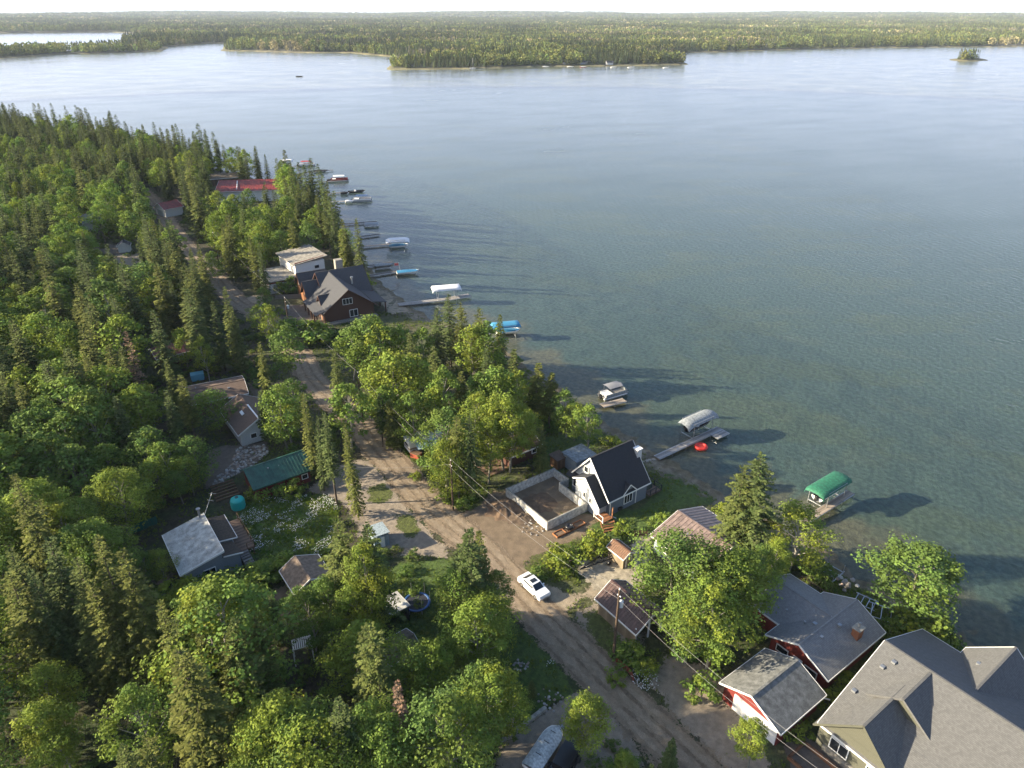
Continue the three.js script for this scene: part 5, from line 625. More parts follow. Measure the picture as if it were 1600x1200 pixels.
// moored and drifting craft far out
boat('rowing_boat', 'tiny dark boat alone on the far water', [-242.21, -879.55], 0, 8, 2.6, M.dark, M.dark, -0.85); { const B = boat('sailing_boat', 'white sailing boat moored off the far peninsula', [-50.93, -1011.49], 0.2, 9, 3, M.white, M.white, -0.85); part('mast', [bar(V(0, 0.8, 0), V(0, 13, 0), 0.1)], M.white, B); }
[[848, 'first'], [882, 'second'], [900, 'third'], [942, 'fourth'], [965, 'fifth'], [1013, 'sixth']].forEach(([px, n], i) => { const z = -1046 + i * 4, x = (px - 800) * 0.957; boat('moored_boat', n + ' small boat from the left along the far peninsula beach', [x, z], 0.1 * i, 9, 3.4, i === 2 ? canvasRed : M.white, canvasWhite, -0.85, 'cover', 'boats along the far beach'); });
[[858, 'first'], [876, 'second'], [900, 'third'], [936, 'fourth']].forEach(([px, n], i) => { const x = (px - 800) * 0.985, z = -1080 + i * 3, H = thing('far_cottage', n + ' grey cottage from the left on the far peninsula shore', 'cottage', [x, 0.6, z], 0.1 * i, 'cottages on the far shore'); gable(H, { x0: -4.5, x1: 4.5, z0: -3, z1: 3, eave: 2.6, ridge: 4.6, wall: i % 2 ? M.whiteSiding : M.greySiding, roof: M.roofSlate }); });
// ---------- vehicles ----------
{ // white sedan on the road
  const C = thing('white_car', 'white sedan parked at the edge of the gravel road', 'car', [2.72, -66.74], rad(-53)); C.position.set(C.position.x, 0.04, C.position.y);
  const body = (prof, w, bev) => { const s = new THREE.Shape(); prof.forEach(([x, y], i) => i ? s.lineTo(x, y) : s.moveTo(x, y)); s.closePath(); const g = new THREE.ExtrudeGeometry(s, { depth: w - 2 * bev, bevelEnabled: true, bevelSize: bev, bevelThickness: bev, bevelSegments: 3, steps: 1 }); g.translate(0, 0, -(w - 2 * bev) / 2); return g; };
  const paint = new THREE.MeshPhysicalMaterial({ color: col(0.78, 0.78, 0.77), roughness: 0.35, clearcoat: 1, clearcoatRoughness: 0.05 });
  part('body', body([[-2.15, 0.32], [2.15, 0.32], [2.22, 0.6], [2.12, 0.78], [1.2, 0.9], [-1.55, 0.95], [-2.1, 0.9], [-2.2, 0.6]], 1.76, 0.1), paint, C);
  part('cabin', body([[-1.65, 0.9], [1.1, 0.9], [0.45, 1.36], [-0.85, 1.4]], 1.42, 0.1), paint, C); part('windscreen', [slab([[1.17, 1.0, -0.62], [1.17, 1.0, 0.62], [0.52, 1.465, 0.55], [0.52, 1.465, -0.55]], 0.02)], M.glass, C); part('rear_window', [slab([[-1.72, 1.01, -0.62], [-1.72, 1.01, 0.62], [-0.92, 1.51, 0.55], [-0.92, 1.51, -0.55]], 0.02)], M.glass, C);
  for (const s of [-1, 1]) part('side_window', [new THREE.BoxGeometry(1.75, 0.32, 0.04).translate(-0.25, 1.18, s * 0.715)], M.glass, C); part('sunroof', [box(0.6, 0.03, 0.8, -0.1, 1.495, 0)], M.glass, C);
  for (const [x, s] of [[1.35, -1], [1.35, 1], [-1.35, -1], [-1.35, 1]]) { const g = new THREE.CylinderGeometry(0.33, 0.33, 0.22, 18); g.rotateX(Math.PI / 2); g.translate(x, 0.33, s * 0.79); const w = part('wheel', g, M.black, C); const h = new THREE.CylinderGeometry(0.2, 0.2, 0.24, 12); h.rotateX(Math.PI / 2); h.translate(x, 0.33, s * 0.79); part('rim', h, M.metal, w); }
  for (const s of [-1, 1]) for (const x of [0.75, -0.25, -1.15]) part('door_seam', box(0.02, 0.5, 0.02, x, 0.66, s * 0.875), M.dark, C); part('number_plate', box(0.02, 0.12, 0.4, -2.26, 0.6, 0), M.trim, C); part('grille', box(0.04, 0.14, 0.8, 2.27, 0.5, 0), M.dark, C); part('bumper', [box(0.12, 0.16, 1.6, -2.2, 0.4, 0), box(0.12, 0.12, 1.6, 2.2, 0.36, 0)], M.dark, C);
  for (const s of [-1, 1]) { part('headlight', box(0.1, 0.14, 0.4, 2.17, 0.68, s * 0.6), M.metal, C); part('tail_light', box(0.08, 0.14, 0.4, -2.17, 0.76, s * 0.6), std(0.4, 0.02, 0.02, 0.3), C); part('wing_mirror', box(0.16, 0.12, 0.2, 0.7, 0.98, s * 0.95), paint, C); }
}
{ // boat on its trailer at the bottom of the picture, and the dark pickup beside it
  const A = [3.18, -44.45], B = boat('covered_boat', 'white boat under a pale blue grey cover on the lower driveway', A, rad(56), 5.4, 2.0, M.white, std(0.72, 0.74, 0.75, 0.7, { map: rep(T.mottle, 2) }), 0.45); for (const s of [-1, 1]) part('trailer_wheel', [new THREE.CylinderGeometry(0.32, 0.32, 0.2, 14).rotateX(Math.PI / 2).translate(-0.8, -0.12, s * 1.05)], M.black, B); part('trailer_frame', [beam(V(-2.6, -0.1, 0.7), V(3.6, -0.1, 0.1), 0.1), beam(V(-2.6, -0.1, -0.7), V(3.6, -0.1, -0.1), 0.1), box(0.1, 0.3, 1.9, -0.8, -0.1, 0)], M.steel, B); for (const x of [-1.2, 0.3, 1.6]) part('strap', [beam(V(x, 1.19, -0.3), V(x, 1.19, 0.3), 0.05, 0.03)], M.dark, B);
  const T2 = thing('dark_pickup', 'black pickup cab at the bottom of the lower driveway', 'truck', [4.87, -42.74], rad(60)); T2.position.set(T2.position.x, 0.04, T2.position.y);
  part('body', [box(5.2, 0.75, 1.9, 0, 0.85, 0)], M.black, T2); part('cab', [box(2.2, 0.65, 1.65, 0.3, 1.5, 0)], M.black, T2); part('windscreen', [box(0.06, 0.5, 1.4, 1.43, 1.5, 0)], M.glass, T2); part('hood', [box(1.5, 0.16, 1.8, 1.85, 1.25, 0)], M.black, T2); for (const [x, s] of [[1.7, -1], [1.7, 1], [-1.7, -1], [-1.7, 1]]) part('wheel', [new THREE.CylinderGeometry(0.4, 0.4, 0.26, 16).rotateX(Math.PI / 2).translate(x, 0.4, s * 0.88)], M.dark, T2);
}
{ // camper trailer by the road
  const C = thing('camper_trailer', 'white camper trailer parked between road and birches', 'trailer', [-14.66, -99.45], rad(30)); C.position.set(C.position.x, 0, C.position.y);
  part('body', [bx(-2.9, 2.9, 0.55, 2.5, -1.15, 1.15)], std(0.62, 0.63, 0.62, 0.5), C); part('roof', [slab([[-3, 2.56, -1.2], [3, 2.56, -1.2], [3, 2.56, 1.2], [-3, 2.56, 1.2]], 0.08)], M.white, C); part('stripe', [bx(-2.92, 2.92, 1.1, 1.4, -1.17, 1.17)], std(0.25, 0.2, 0.15, 0.6), C); win(C, -2.93, 1.75, 0, -Math.PI / 2, 1.5, 0.5); win(C, 0.5, 1.8, 1.18, 0, 1.2, 0.6, 2); part('awning', [slab([[-2, 2.2, 1.2], [1.6, 2.2, 1.2], [1.6, 1.9, 2.8], [-2, 1.9, 2.8]], 0.04)], std(0.3, 0.42, 0.48, 0.8), C); part('wheel', [new THREE.CylinderGeometry(0.36, 0.36, 0.2, 14).rotateX(Math.PI / 2).translate(0, 0.36, 1.1)], M.black, C); part('hitch', [beam(V(2.9, 0.5, 0), V(4.1, 0.5, 0), 0.12)], M.steel, C); part('vent', [box(0.5, 0.2, 0.5, 0.4, 2.65, 0)], M.white, C);
}
// ---------- poles, wires, yard things ----------
const POLES = [[11.3, -56.02, 10.3, 1], [-8.55, -82.86, 8.6, 0], [-26.57, -109.21, 9, 0], [-51.09, -150.25, 7.2, 1], [-84.38, -197.11, 9, 0], [27.02, -35.53, 10, 0]], PL = ['tall brown utility pole with transformer beside the maroon carport', 'brown utility pole on the road verge beside the birches', 'utility pole half hidden among the roadside birches', 'utility pole with transformer in the lodge driveway', 'grey utility pole far up the wooded road', 'utility pole below the frame'];
POLES.slice(0, 5).forEach(([x, z, h, tr], i) => { const o = thing('utility_pole', PL[i], 'pole', [x, 0, z], YAW); part('pole', [bar(V(0, -0.3, 0), V(0, h, 0), 0.17, 0.11, 8)], M.pole, o); part('insulator', [box(0.1, 0.25, 0.1, 0, h + 0.12, 0), box(0.1, 0.1, 0.5, 0, h - 0.8, 0)], M.white, o); if (tr) { part('transformer', [cyl(0.26, 0.26, 0.75, 0.42, h - 2.6, 0, 14), cyl(0.2, 0.05, 0.14, 0.42, h - 1.85, 0, 10)], std(0.5, 0.52, 0.52, 0.5), o); part('bracket', [box(0.35, 0.08, 0.1, 0.2, h - 2.2, 0)], M.steel, o); } });
function wire(label, A, B, sag, group) { const n = 16, pts = []; for (let k = 0; k <= n; k++) { const t = k / n, p = A.clone().lerp(B, t); p.y -= sag * 4 * t * (1 - t); pts.push(p); } one('power_line', label, 'cable', new THREE.TubeGeometry(new THREE.CatmullRomCurve3(pts), 32, 0.01, 5), std(0.30, 0.29, 0.28, 0.6), [0, 0, 0], 0, group); }
const top = (i, d = 0) => V(POLES[i][0], POLES[i][2] - d, POLES[i][1]);
wire('upper power line from the tall transformer pole to the verge pole', top(0, -0.2), top(1, -0.2), 0.9); wire('lower power line from the tall transformer pole to the verge pole', top(0, 1.3), top(1, 1.3), 1.1); wire('power line from the verge pole into the birches', top(1, -0.2), top(2, -0.2), 0.8); wire('lower cable from the verge pole into the birches', top(1, 1.3), top(2, 1.3), 1.0); wire('power line between the roadside birches and the lodge pole', top(2, -0.2), top(3, -0.2), 1); wire('power line from the lodge pole up the wooded road', top(3, -0.2), top(4, -0.2), 1); wire('upper power line running past the red garage', top(0, -0.2), top(5), 0.8); wire('lower cable running past the red garage', top(0, 1.3), top(5, 1.5), 1.0); wire('thin service wire crossing the road from the verge pole', top(1, 0.6), V(-30, 3.4, -90), 0.8);
{ const T3 = thing('trampoline', 'round trampoline with blue rim on the small lawn', 'trampoline', [-11.52, -63.93], 0); T3.position.set(T3.position.x, 0, T3.position.y); const t = new THREE.TorusGeometry(1.5, 0.16, 8, 36); t.rotateX(Math.PI / 2); t.scale(1, 0.45, 1); t.translate(0, 0.8, 0); part('rim_pad', t, std(0.02, 0.07, 0.19, 0.6), T3); part('mat', [cyl(1.4, 1.4, 0.03, 0, 0.78, 0, 36)], std(0.012, 0.013, 0.02, 0.8), T3); for (let k = 0; k < 6; k++) { const a = k * 1.0472; part('leg', [bar(V(Math.cos(a) * 1.5, 0, Math.sin(a) * 1.5), V(Math.cos(a) * 1.5, 0.8, Math.sin(a) * 1.5), 0.04)], M.steel, T3); part('net_pole', [bar(V(Math.cos(a) * 1.6, 0.8, Math.sin(a) * 1.6), V(Math.cos(a) * 1.6, 2.5, Math.sin(a) * 1.6), 0.025)], M.steel, T3); } }
{ const o = thing('water_tank', 'round turquoise plastic water tank at the edge of the meadow', 'tank', [-39.9, -83.46], 0); o.position.set(o.position.x, 0, o.position.y); const pts = [[0, 0], [0.95, 0], [1.0, 0.1], [1.0, 1.3], [0.9, 1.55], [0.5, 1.75], [0.25, 1.8], [0, 1.82]].map(([x, y]) => new THREE.Vector2(x, y)); part('shell', new THREE.LatheGeometry(pts, 28), std(0.01, 0.36, 0.32, 0.5), o); for (const y of [0.35, 0.75, 1.15]) { const g = new THREE.TorusGeometry(1.0, 0.035, 6, 30); g.rotateX(Math.PI / 2); g.translate(0, y, 0); part('rib', g, std(0.01, 0.33, 0.29, 0.5), o); } part('lid', [cyl(0.25, 0.25, 0.12, 0, 1.78, 0, 16)], std(0.02, 0.06, 0.06, 0.6), o); }
{ const r = rng(42), o = thing('rock_pile', 'spread of pale broken rocks beside the green roofed cabin', 'rocks', [0, 0, 0]); const P = [[-45.75, -99.06], [-44.34, -100.24], [-41.52, -100.44], [-39.89, -97.91], [-41.18, -94.74], [-42.93, -92.07], [-44.65, -89.34], [-45.94, -88.35], [-45.83, -91.2], [-44.81, -94.56]], xs = P.map((p) => p[0]), zs = P.map((p) => p[1]), base = new THREE.IcosahedronGeometry(1, 1), G = [0, 1, 2, 3].map(() => { const g = base.clone(), p = g.attributes.position, s = r() * 50; for (let i = 0; i < p.count; i++) { const v = V().fromBufferAttribute(p, i), k = 1 + 0.35 * noise(v.x * 1.3 + s, v.y * 1.3 + v.z); p.setXYZ(i, v.x * k, v.y * k * 0.7, v.z * k); } g.computeVertexNormals(); return fix(g); }), mats = [std(0.30, 0.28, 0.26, 0.95), std(0.22, 0.2, 0.18, 0.95), std(0.30, 0.23, 0.18, 0.95), std(0.40, 0.39, 0.37, 0.95)];
  for (let k = 0, n = 0; k < 9000 && n < 280; k++) { const x = lerp(Math.min(...xs), Math.max(...xs), r()), z = lerp(Math.min(...zs), Math.max(...zs), r()); if (!inside(P, x, z)) continue; const m = shade(new THREE.Mesh(G[n % 4], mats[(n * 7) % 4])); m.name = 'rock'; const s = 0.09 + 0.13 * r(); m.scale.set(s * 1.3, s, s); m.rotation.y = r() * 6.28; m.position.set(x, s * 0.45, z); o.add(m); n++; }
  const pile = (name, label, [cx, cz], R, n, s0) => { const q = thing(name, label, 'rocks', [cx, 0, cz]); for (let k = 0; k < n; k++) { const a = r() * 6.28, d = R * Math.sqrt(r()), m = shade(new THREE.Mesh(G[k % 4], mats[(k * 5) % 4])), s = s0 * (0.6 + 0.7 * r()); m.name = 'rock'; m.scale.set(s * 1.2, s, s); m.rotation.y = r() * 6.28; m.position.set(d * Math.cos(a), s * 0.5 + (R - d) * 0.25 * r(), d * Math.sin(a)); q.add(m); } };
  pile('stone_ring', 'small ring of pale stones on the shaded corner lawn', [0.99, -55.15], 0.9, 24, 0.12); pile('boulder_heap', 'heap of grey boulders between the gabled house and the lake', [47.77, -55.49], 1.8, 34, 0.36); pile('stone_edging', 'loose stone edging where the lower driveway meets the lawn', [3.9, -50.61], 1.5, 26, 0.11); pile('shore_rocks', 'pale rocks on the shore behind the red house', [42.17, -67.64], 1.6, 14, 0.22); pile('rubble_heap', 'broken rubble beside the white foundation', [3.15, -79.23], 2.2, 40, 0.10);
  const e = rng(8); for (let k = 0; k < 7; k++) { const t = k / 6, [ax, az] = [-0.7, -46.03], [bx2, bz] = [3.17, -49.3]; one('kerb_block', ['first', 'second', 'third', 'fourth', 'fifth', 'sixth', 'seventh'][k] + ' grey retaining block along the lower driveway, counted from the boat', 'block', box(0.86, 0.42, 0.4), M.concrete, [lerp(ax, bx2, t), 0.18 + 0.02 * e(), lerp(az, bz, t)], Math.atan2(-(bz - az), bx2 - ax)); } }
function mound(label, [x, z], rx, rz, h, mat, seed) { const g = new THREE.CircleGeometry(1, 48, 0, Math.PI * 2), n = 18, m = 40, pos = [], idx = []; for (let i = 0; i <= n; i++) for (let k = 0; k <= m; k++) { const q = i / n, a = k / m * 6.28319, w = 1 + 0.2 * noise(Math.cos(a) * 1.5 + seed, Math.sin(a) * 1.5), X = Math.cos(a) * q * rx * w, Z = Math.sin(a) * q * rz * w; pos.push(X, h * (1 - smooth(0, 1, q)) * (1 + 0.4 * fbm(X * 0.8 + seed, Z * 0.8)) + 0.1 * (1 - q) * noise(X * 3, Z * 3) - 0.03, Z); } for (let i = 0; i < n; i++) for (let k = 0; k < m; k++) { const a = i * (m + 1) + k, b = a + 1, c = a + m + 1, d = c + 1; idx.push(a, b, c, b, d, c); } const q = new THREE.BufferGeometry(); q.setAttribute('position', new THREE.Float32BufferAttribute(pos, 3)); q.setIndex(idx); q.computeVertexNormals(); one('dirt_mound', label, 'dirt mound', q, mat, [x, 0, z]); }
mound('heap of tan dirt in front of the white foundation', [-0.93, -83.01], 3.4, 3.0, 1.1, M.dirt, 3); mound('low dirt heap inside the white foundation', lot(53, -66), 3.0, 3.0, 0.5, M.dirt, 9); mound('dark dirt heap between road and foundation', [1.37, -80.95], 3.2, 1.8, 0.6, std(0.15, 0.11, 0.08, 1, { map: rep(T.gravel, 4) }), 15);
{ const [x, z] = lot(52.6, -58.8), o = thing('planter_frame', 'orange timber planter frame lying along the foundation', 'planter', [x, 0, z], YAW); part('side_board', [bx(-2.6, 2.6, 0, 0.28, 0.45, 0.55)], M.orangeWood, o); part('side_board', [bx(-2.6, 2.6, 0, 0.28, -0.55, -0.45)], M.orangeWood, o); for (const q of [-2.6, -1, 0.9, 2.5]) part('end_board', [bx(q, q + 0.1, 0, 0.28, -0.45, 0.45)], M.orangeWood, o); part('soil', [bx(-2.5, 2.5, 0, 0.16, -0.44, 0.44)], M.dirt, o); const [tx, tz] = lot(52.5, -58.7); const t = new THREE.TorusGeometry(0.42, 0.17, 10, 22); t.rotateX(Math.PI / 2); one('black_tub', 'black round tub standing in the orange planter', 'tub', [cyl(0.42, 0.5, 0.55, 0, 0, 0, 18), t.translate(0, 0.5, 0)], M.black, [tx, 0.17, tz]); }
{ const a = [8.75, -69.83], b = [13.8, -73.12], L = Math.hypot(b[0] - a[0], b[1] - a[1]), o = thing('boat_trailer', 'empty black boat trailer on the concrete pad', 'trailer', [a[0], 0, a[1]], Math.atan2(-(b[1] - a[1]), b[0] - a[0])); part('frame_rail', [beam(V(0, 0.55, 0), V(L, 0.6, -0.8), 0.12)], M.black, o); part('frame_rail', [beam(V(0, 0.55, 0), V(L, 0.6, 0.8), 0.12)], M.black, o); for (const t of [0.35, 0.6, 0.85]) part('cross_bar', [beam(V(L * t, 0.57, -0.8 * t), V(L * t, 0.57, 0.8 * t), 0.1)], M.black, o); for (const s of [-1, 1]) { part('bunk', [beam(V(L * 0.4, 0.85, s * 0.4), V(L, 0.85, s * 0.5), 0.1)], M.dark, o); part('wheel', [new THREE.CylinderGeometry(0.33, 0.33, 0.22, 14).rotateX(Math.PI / 2).translate(L * 0.68, 0.33, s * 0.95)], M.black, o); } part('winch_post', [bar(V(L * 0.12, 0.5, 0), V(L * 0.16, 1.2, 0), 0.06)], M.black, o); }
{ const o = thing('curved_fence', 'low curved rust red board fence below the utility pole', 'fence', [0, 0, 0]); const P = new THREE.CatmullRomCurve3([[11.53, -55.58], [12.33, -54.71], [12.91, -53.86], [13.09, -52.78]].map(([x, z]) => V(x, 0, z))), q = P.getSpacedPoints(16); for (let k = 0; k < 16; k++) { const a = q[k], b = q[k + 1], g = box(a.distanceTo(b) - 0.02, 0.75, 0.06); const m = part('board', g, std(0.24, 0.07, 0.035, 0.85), o); m.position.set((a.x + b.x) / 2, 0.37, (a.z + b.z) / 2); m.rotation.y = Math.atan2(-(b.z - a.z), b.x - a.x); } }
function plankFence(label, p, q, n, h, mat) { const o = thing('board_fence', label, 'fence', [p[0], 0, p[1]], Math.atan2(-(q[1] - p[1]), q[0] - p[0])), L = Math.hypot(q[0] - p[0], q[1] - p[1]), r = rng(n * 7), geo = fix(box(L / n - 0.03, h, 0.04)); for (let k = 0; k < n; k++) { const m = shade(new THREE.Mesh(geo, mat)); m.name = 'board'; m.position.set(L * (k + 0.5) / n, h / 2 - 0.04 * r(), 0); o.add(m); } part('rail', [beam(V(0, h * 0.3, -0.05), V(L, h * 0.3, -0.05), 0.06), beam(V(0, h * 0.8, -0.05), V(L, h * 0.8, -0.05), 0.06)], mat, o); }
plankFence('dark board fence beside the carport garden', [11.87, -56.02], [14.74, -58.76], 22, 0.8, M.greyWood); plankFence('green mesh fence panel left of the white roofed house', [-52.73, -77.44], [-50.05, -79.8], 8, 1.3, std(0.02, 0.10, 0.075, 0.8)); plankFence('low timber fence around the concrete walk', [14.7, -71.63], [16.32, -70.19], 14, 0.9, M.greyWood); plankFence('pale timber fence at the corner by the metal roofed house', [16.78, -77.03], [18.72, -77.03], 12, 1.0, M.wood); plankFence('wire and board fence facing the lodge driveway', [-56.78, -156.02], [-51.79, -146.59], 14, 1.1, M.greyWood); plankFence('stone coloured fence between lodge and white modern house', [-59.65, -168.29], [-52.47, -169.2], 20, 1.2, M.stone);
{ const o = thing('timber_steps', 'stack of timber beams forming steps beside the rock spread', 'steps', [-43.14, -87.05], rad(34)); o.position.set(o.position.x, 0, o.position.y); for (let k = 0; k < 6; k++) part('timber', [box(3.4, 0.22, 0.24, 0, 0.15 + k * 0.14, 1.6 - k * 0.62)], M.wood, o); }
function liftFrame(label, p, turn, L, W, h) { const o = thing('lift_cradle', label, 'boat lift', [p[0], Math.max(heightAt(p[0], p[1]), -0.7), p[1]], turn); for (const s of [-1, 1]) { part('side_rail', [beam(V(-L / 2, 0.3, s * W / 2), V(L / 2, 0.3, s * W / 2), 0.09)], M.metal, o); for (const e of [-1, 1]) part('post', [bar(V(e * L * 0.4, 0, s * W / 2), V(e * L * 0.4, h, s * W / 2), 0.05)], M.metal, o); } for (const t of [-0.4, -0.13, 0.13, 0.4]) part('cross_bar', [beam(V(L * t, 0.34, -W / 2), V(L * t, 0.34, W / 2), 0.08)], M.metal, o); }
liftFrame('white metal lift frame on the shore behind the red house', [41.12, -70.07], rad(40), 3.4, 2.2, 1.5); liftFrame('grey lift frame lying on the bank below the lake birch', [44.78, -62.48], rad(-30), 4, 2.4, 0.4); liftFrame('second grey frame on the bank next to the red house', [43.33, -64.78], rad(-40), 2.6, 1.8, 0.4);
{ const p = [42.2, -67.52], o = one('round_table', 'pale round stone table on the shore beside lift frames', 'table', [cyl(0.5, 0.5, 0.1, 0, 0.6, 0, 20), cyl(0.14, 0.18, 0.6, 0, 0, 0, 10)], M.rock, [p[0], heightAt(...p), p[1]]); const s = [21.53, -54.29], B = thing('birdhouse_post', 'wooden post with a small birdhouse beside the gravel parking', 'post', [s[0], 0, s[1]], 0.4); part('post', [bx(-0.09, 0.09, 0, 2.2, -0.09, 0.09)], M.wood, B); part('birdhouse', [box(0.35, 0.35, 0.35, 0, 2.3, 0)], M.trim, B); part('roof', [slab([[-0.3, 2.5, -0.3], [0.3, 2.5, -0.3], [0.3, 2.65, 0.3], [-0.3, 2.65, 0.3]], 0.04)], M.steel, B); }
{ const q = [-23.17, -56.02], o = thing('striped_swing', 'white slatted canopy frame half hidden among the lower trees', 'shelter', [q[0], 0, q[1]], rad(20)); for (let k = 0; k < 9; k++) part('slat', [box(0.14, 0.05, 1.5, -0.9 + k * 0.22, 2.6, 0)], M.white, o); for (const [x, z] of [[-1, -0.7], [1, -0.7], [-1, 0.7], [1, 0.7]]) part('post', [bx(x - 0.05, x + 0.05, 0, 2.6, z - 0.05, z + 0.05)], M.white, o); part('rail', [beam(V(-1, 2.52, -0.7), V(1, 2.52, -0.7), 0.07), beam(V(-1, 2.52, 0.7), V(1, 2.52, 0.7), 0.07)], M.white, o); }
{ const q = [-68.92, -125.66], o = one('blue_tarp', 'small blue covered trailer behind the brown bungalow', 'trailer', [box(2.4, 1.0, 1.6, 0, 1.3, 0), box(2.2, 0.3, 1.4, 0, 0.6, 0)], std(0.12, 0.36, 0.46, 0.7), [[-61.51, -123.66][0], -0.1, [-61.51, -123.66][1]], rad(25)); }
{ const q = [-17.74, -97.15], o = thing('garden_bench_box', 'red and brown yard box beside the camper trailer', 'box', [q[0] + 2.2, 0, q[1] + 0.6], rad(-30)); part('box', [bx(-0.8, 0.8, 0, 0.9, -0.5, 0.5)], std(0.3, 0.06, 0.03, 0.7), o); part('lid', [bx(-0.85, 0.85, 0.9, 0.98, -0.55, 0.55)], M.wood, o); }
// ---------- the forest beyond the trees that stand out ----------
// clearings with buildings, yards and views that the photograph shows: x, z, radius; trees do not stand in them or right in front of them
const CLEAR = [[-42.74, -73.5,7],[-31.6, -79.52,9],[-37.86, -91.2,6],[-44.37, -95.66,7],[-45.35, -106.67,6],[-55.84, -118.44,7],[-72.91, -137.07,5],[-118.43, -209.51,7],[-73.03, -167.39,4],[-127.4, -262.89,7],[-103.9, -283.68,13],[-67.3, -171.96,6],[-59.77, -174.32,10],[-52.12, -152.9,9],[-41.49, -158.85,13],[-17.4, -75.43,9],[-19.96, -85.46,8],[-24.24, -92.95,6],[-11.9, -69.24,5],[-11.37, -62.69,4],[-27.44, -67.52,4],[-44.48, -68.66,2],[-98.94, -214.17,3],[-124.14, -249,3],[-122.65, -307.62,6],[-147.78, -244.65,3],[-14.84, -64.25,3],[-13.13, -57.83,3],[-22.77, -55.58,2],[-32.79, -64.25,2],[-33.99, -99.45,4],[-49.16, -75.43,2],[-46.48, -56.02,6],[-52.69, -58.76,4]];
const SPOT = new Map();
const near = (x, z, d) => { for (let i = -1; i <= 1; i++) for (let j = -1; j <= 1; j++) for (const [a, b] of SPOT.get((Math.floor(x / 6) + i) + ',' + (Math.floor(z / 6) + j)) || []) if ((a - x) ** 2 + (b - z) ** 2 < d * d) return true; return false; };
const mark = (x, z) => { const k = Math.floor(x / 6) + ',' + Math.floor(z / 6); if (!SPOT.has(k)) SPOT.set(k, []); SPOT.get(k).push([x, z]); };
for (const p of planted) if (p.h > 4) mark(p.x, p.z);
function blocked(x, z, h) {
  for (const [cx, cz, r] of CLEAR) { // the stretch of ground before a clearing that a tree of this height would hide it from, plus the clearing itself
    const d = Math.hypot(cx, cz), L = h * d / 64 * 0.9, ux = -cx / d, uz = -cz / d, t = clamp((x - cx) * ux + (z - cz) * uz, 0, L);
    if ((x - cx - ux * t) ** 2 + (z - cz - uz * t) ** 2 < (r * (t > 0 ? 0.8 : 1) + 1) ** 2) return true;
  }
  return false;
}
const FOREST = [[-59.81, -37.15], [-34.95, -39.42], [-9.67, -42.17], [-6.57, -48.7], [-14.16, -55.15], [-21.04, -54.29], [-26.72, -56.92], [-37.1, -65.31], [-49.13, -71.63], [-51.85, -82.41], [-46.85, -88.68], [-53.9, -101.44], [-58.53, -122.37], [-48.15, -125.11], [-46.14, -133.92], [-58.96, -151], [-68.3, -163.03], [-80.82, -181.74], [-95.67, -201.31], [-114.28, -232.38], [-135.3, -267.83], [-154.39, -294.03], [-162.5, -314.18], [-154.77, -306.34], [-125.34, -258.11], [-106.77, -228.53], [-91.23, -204.4], [-77.13, -185.92], [-67.13, -179.21], [-70.7, -205.65], [-64.2, -217.61], [-53.22, -204.4], [-44.96, -197.11], [-52.87, -216.22], [-64.05, -242.95], [-74.81, -260.96], [-89.32, -285.93], [-110.95, -310.21], [-139.71, -336.98], [-169.27, -364.72], [-230.83, -409.61], [-317.47, -463.17], [-475.73, -507.78], [-291.48, -289.35], [-161.88, -122.37]];
const fillR = rng(99), woods = [];
for (let k = 0; k < 26000; k++) {
  const x = lerp(-330, 12, fillR()), z = lerp(-480, -36, fillR()), q = fillR(), h0 = fillR(), w0 = fillR();
  if (Math.abs(x) > -z * 0.86 + 14) continue;
  if (!inside(FOREST, x, z) || roadDist(x, z) < 4.6 || shoreSD(x, z) < 1.5) continue;
  const conifer = smooth(-0.25, 0.35, fbm(x * 0.018 + 3, z * 0.018) + 0.5 * smooth(14, 4, shoreSD(x, z)) + (z < -230 ? 0.06 : -0.08)), kind = q < conifer * 0.85 + 0.06 ? 's' : 'd';
  const h = kind === 's' ? 11 + 9 * h0 : 9 + 6.5 * h0, gap = (kind === 's' ? 2.9 : 4.2) + (z < -200 ? 0.6 : 0);
  if (near(x, z, gap) || blocked(x, z, h)) continue;
  mark(x, z); woods.push({ x, z, h, kind, w: kind === 's' ? 0.9 + 0.5 * w0 : 1.0 + 0.4 * w0 });
}
woods.sort((a, b) => Math.hypot(a.x, a.z) - Math.hypot(b.x, b.z));
const nearWoods = woods.splice(0, 190);
for (const t of nearWoods) plant(t.x, t.z, t.h, t.kind, t.w);
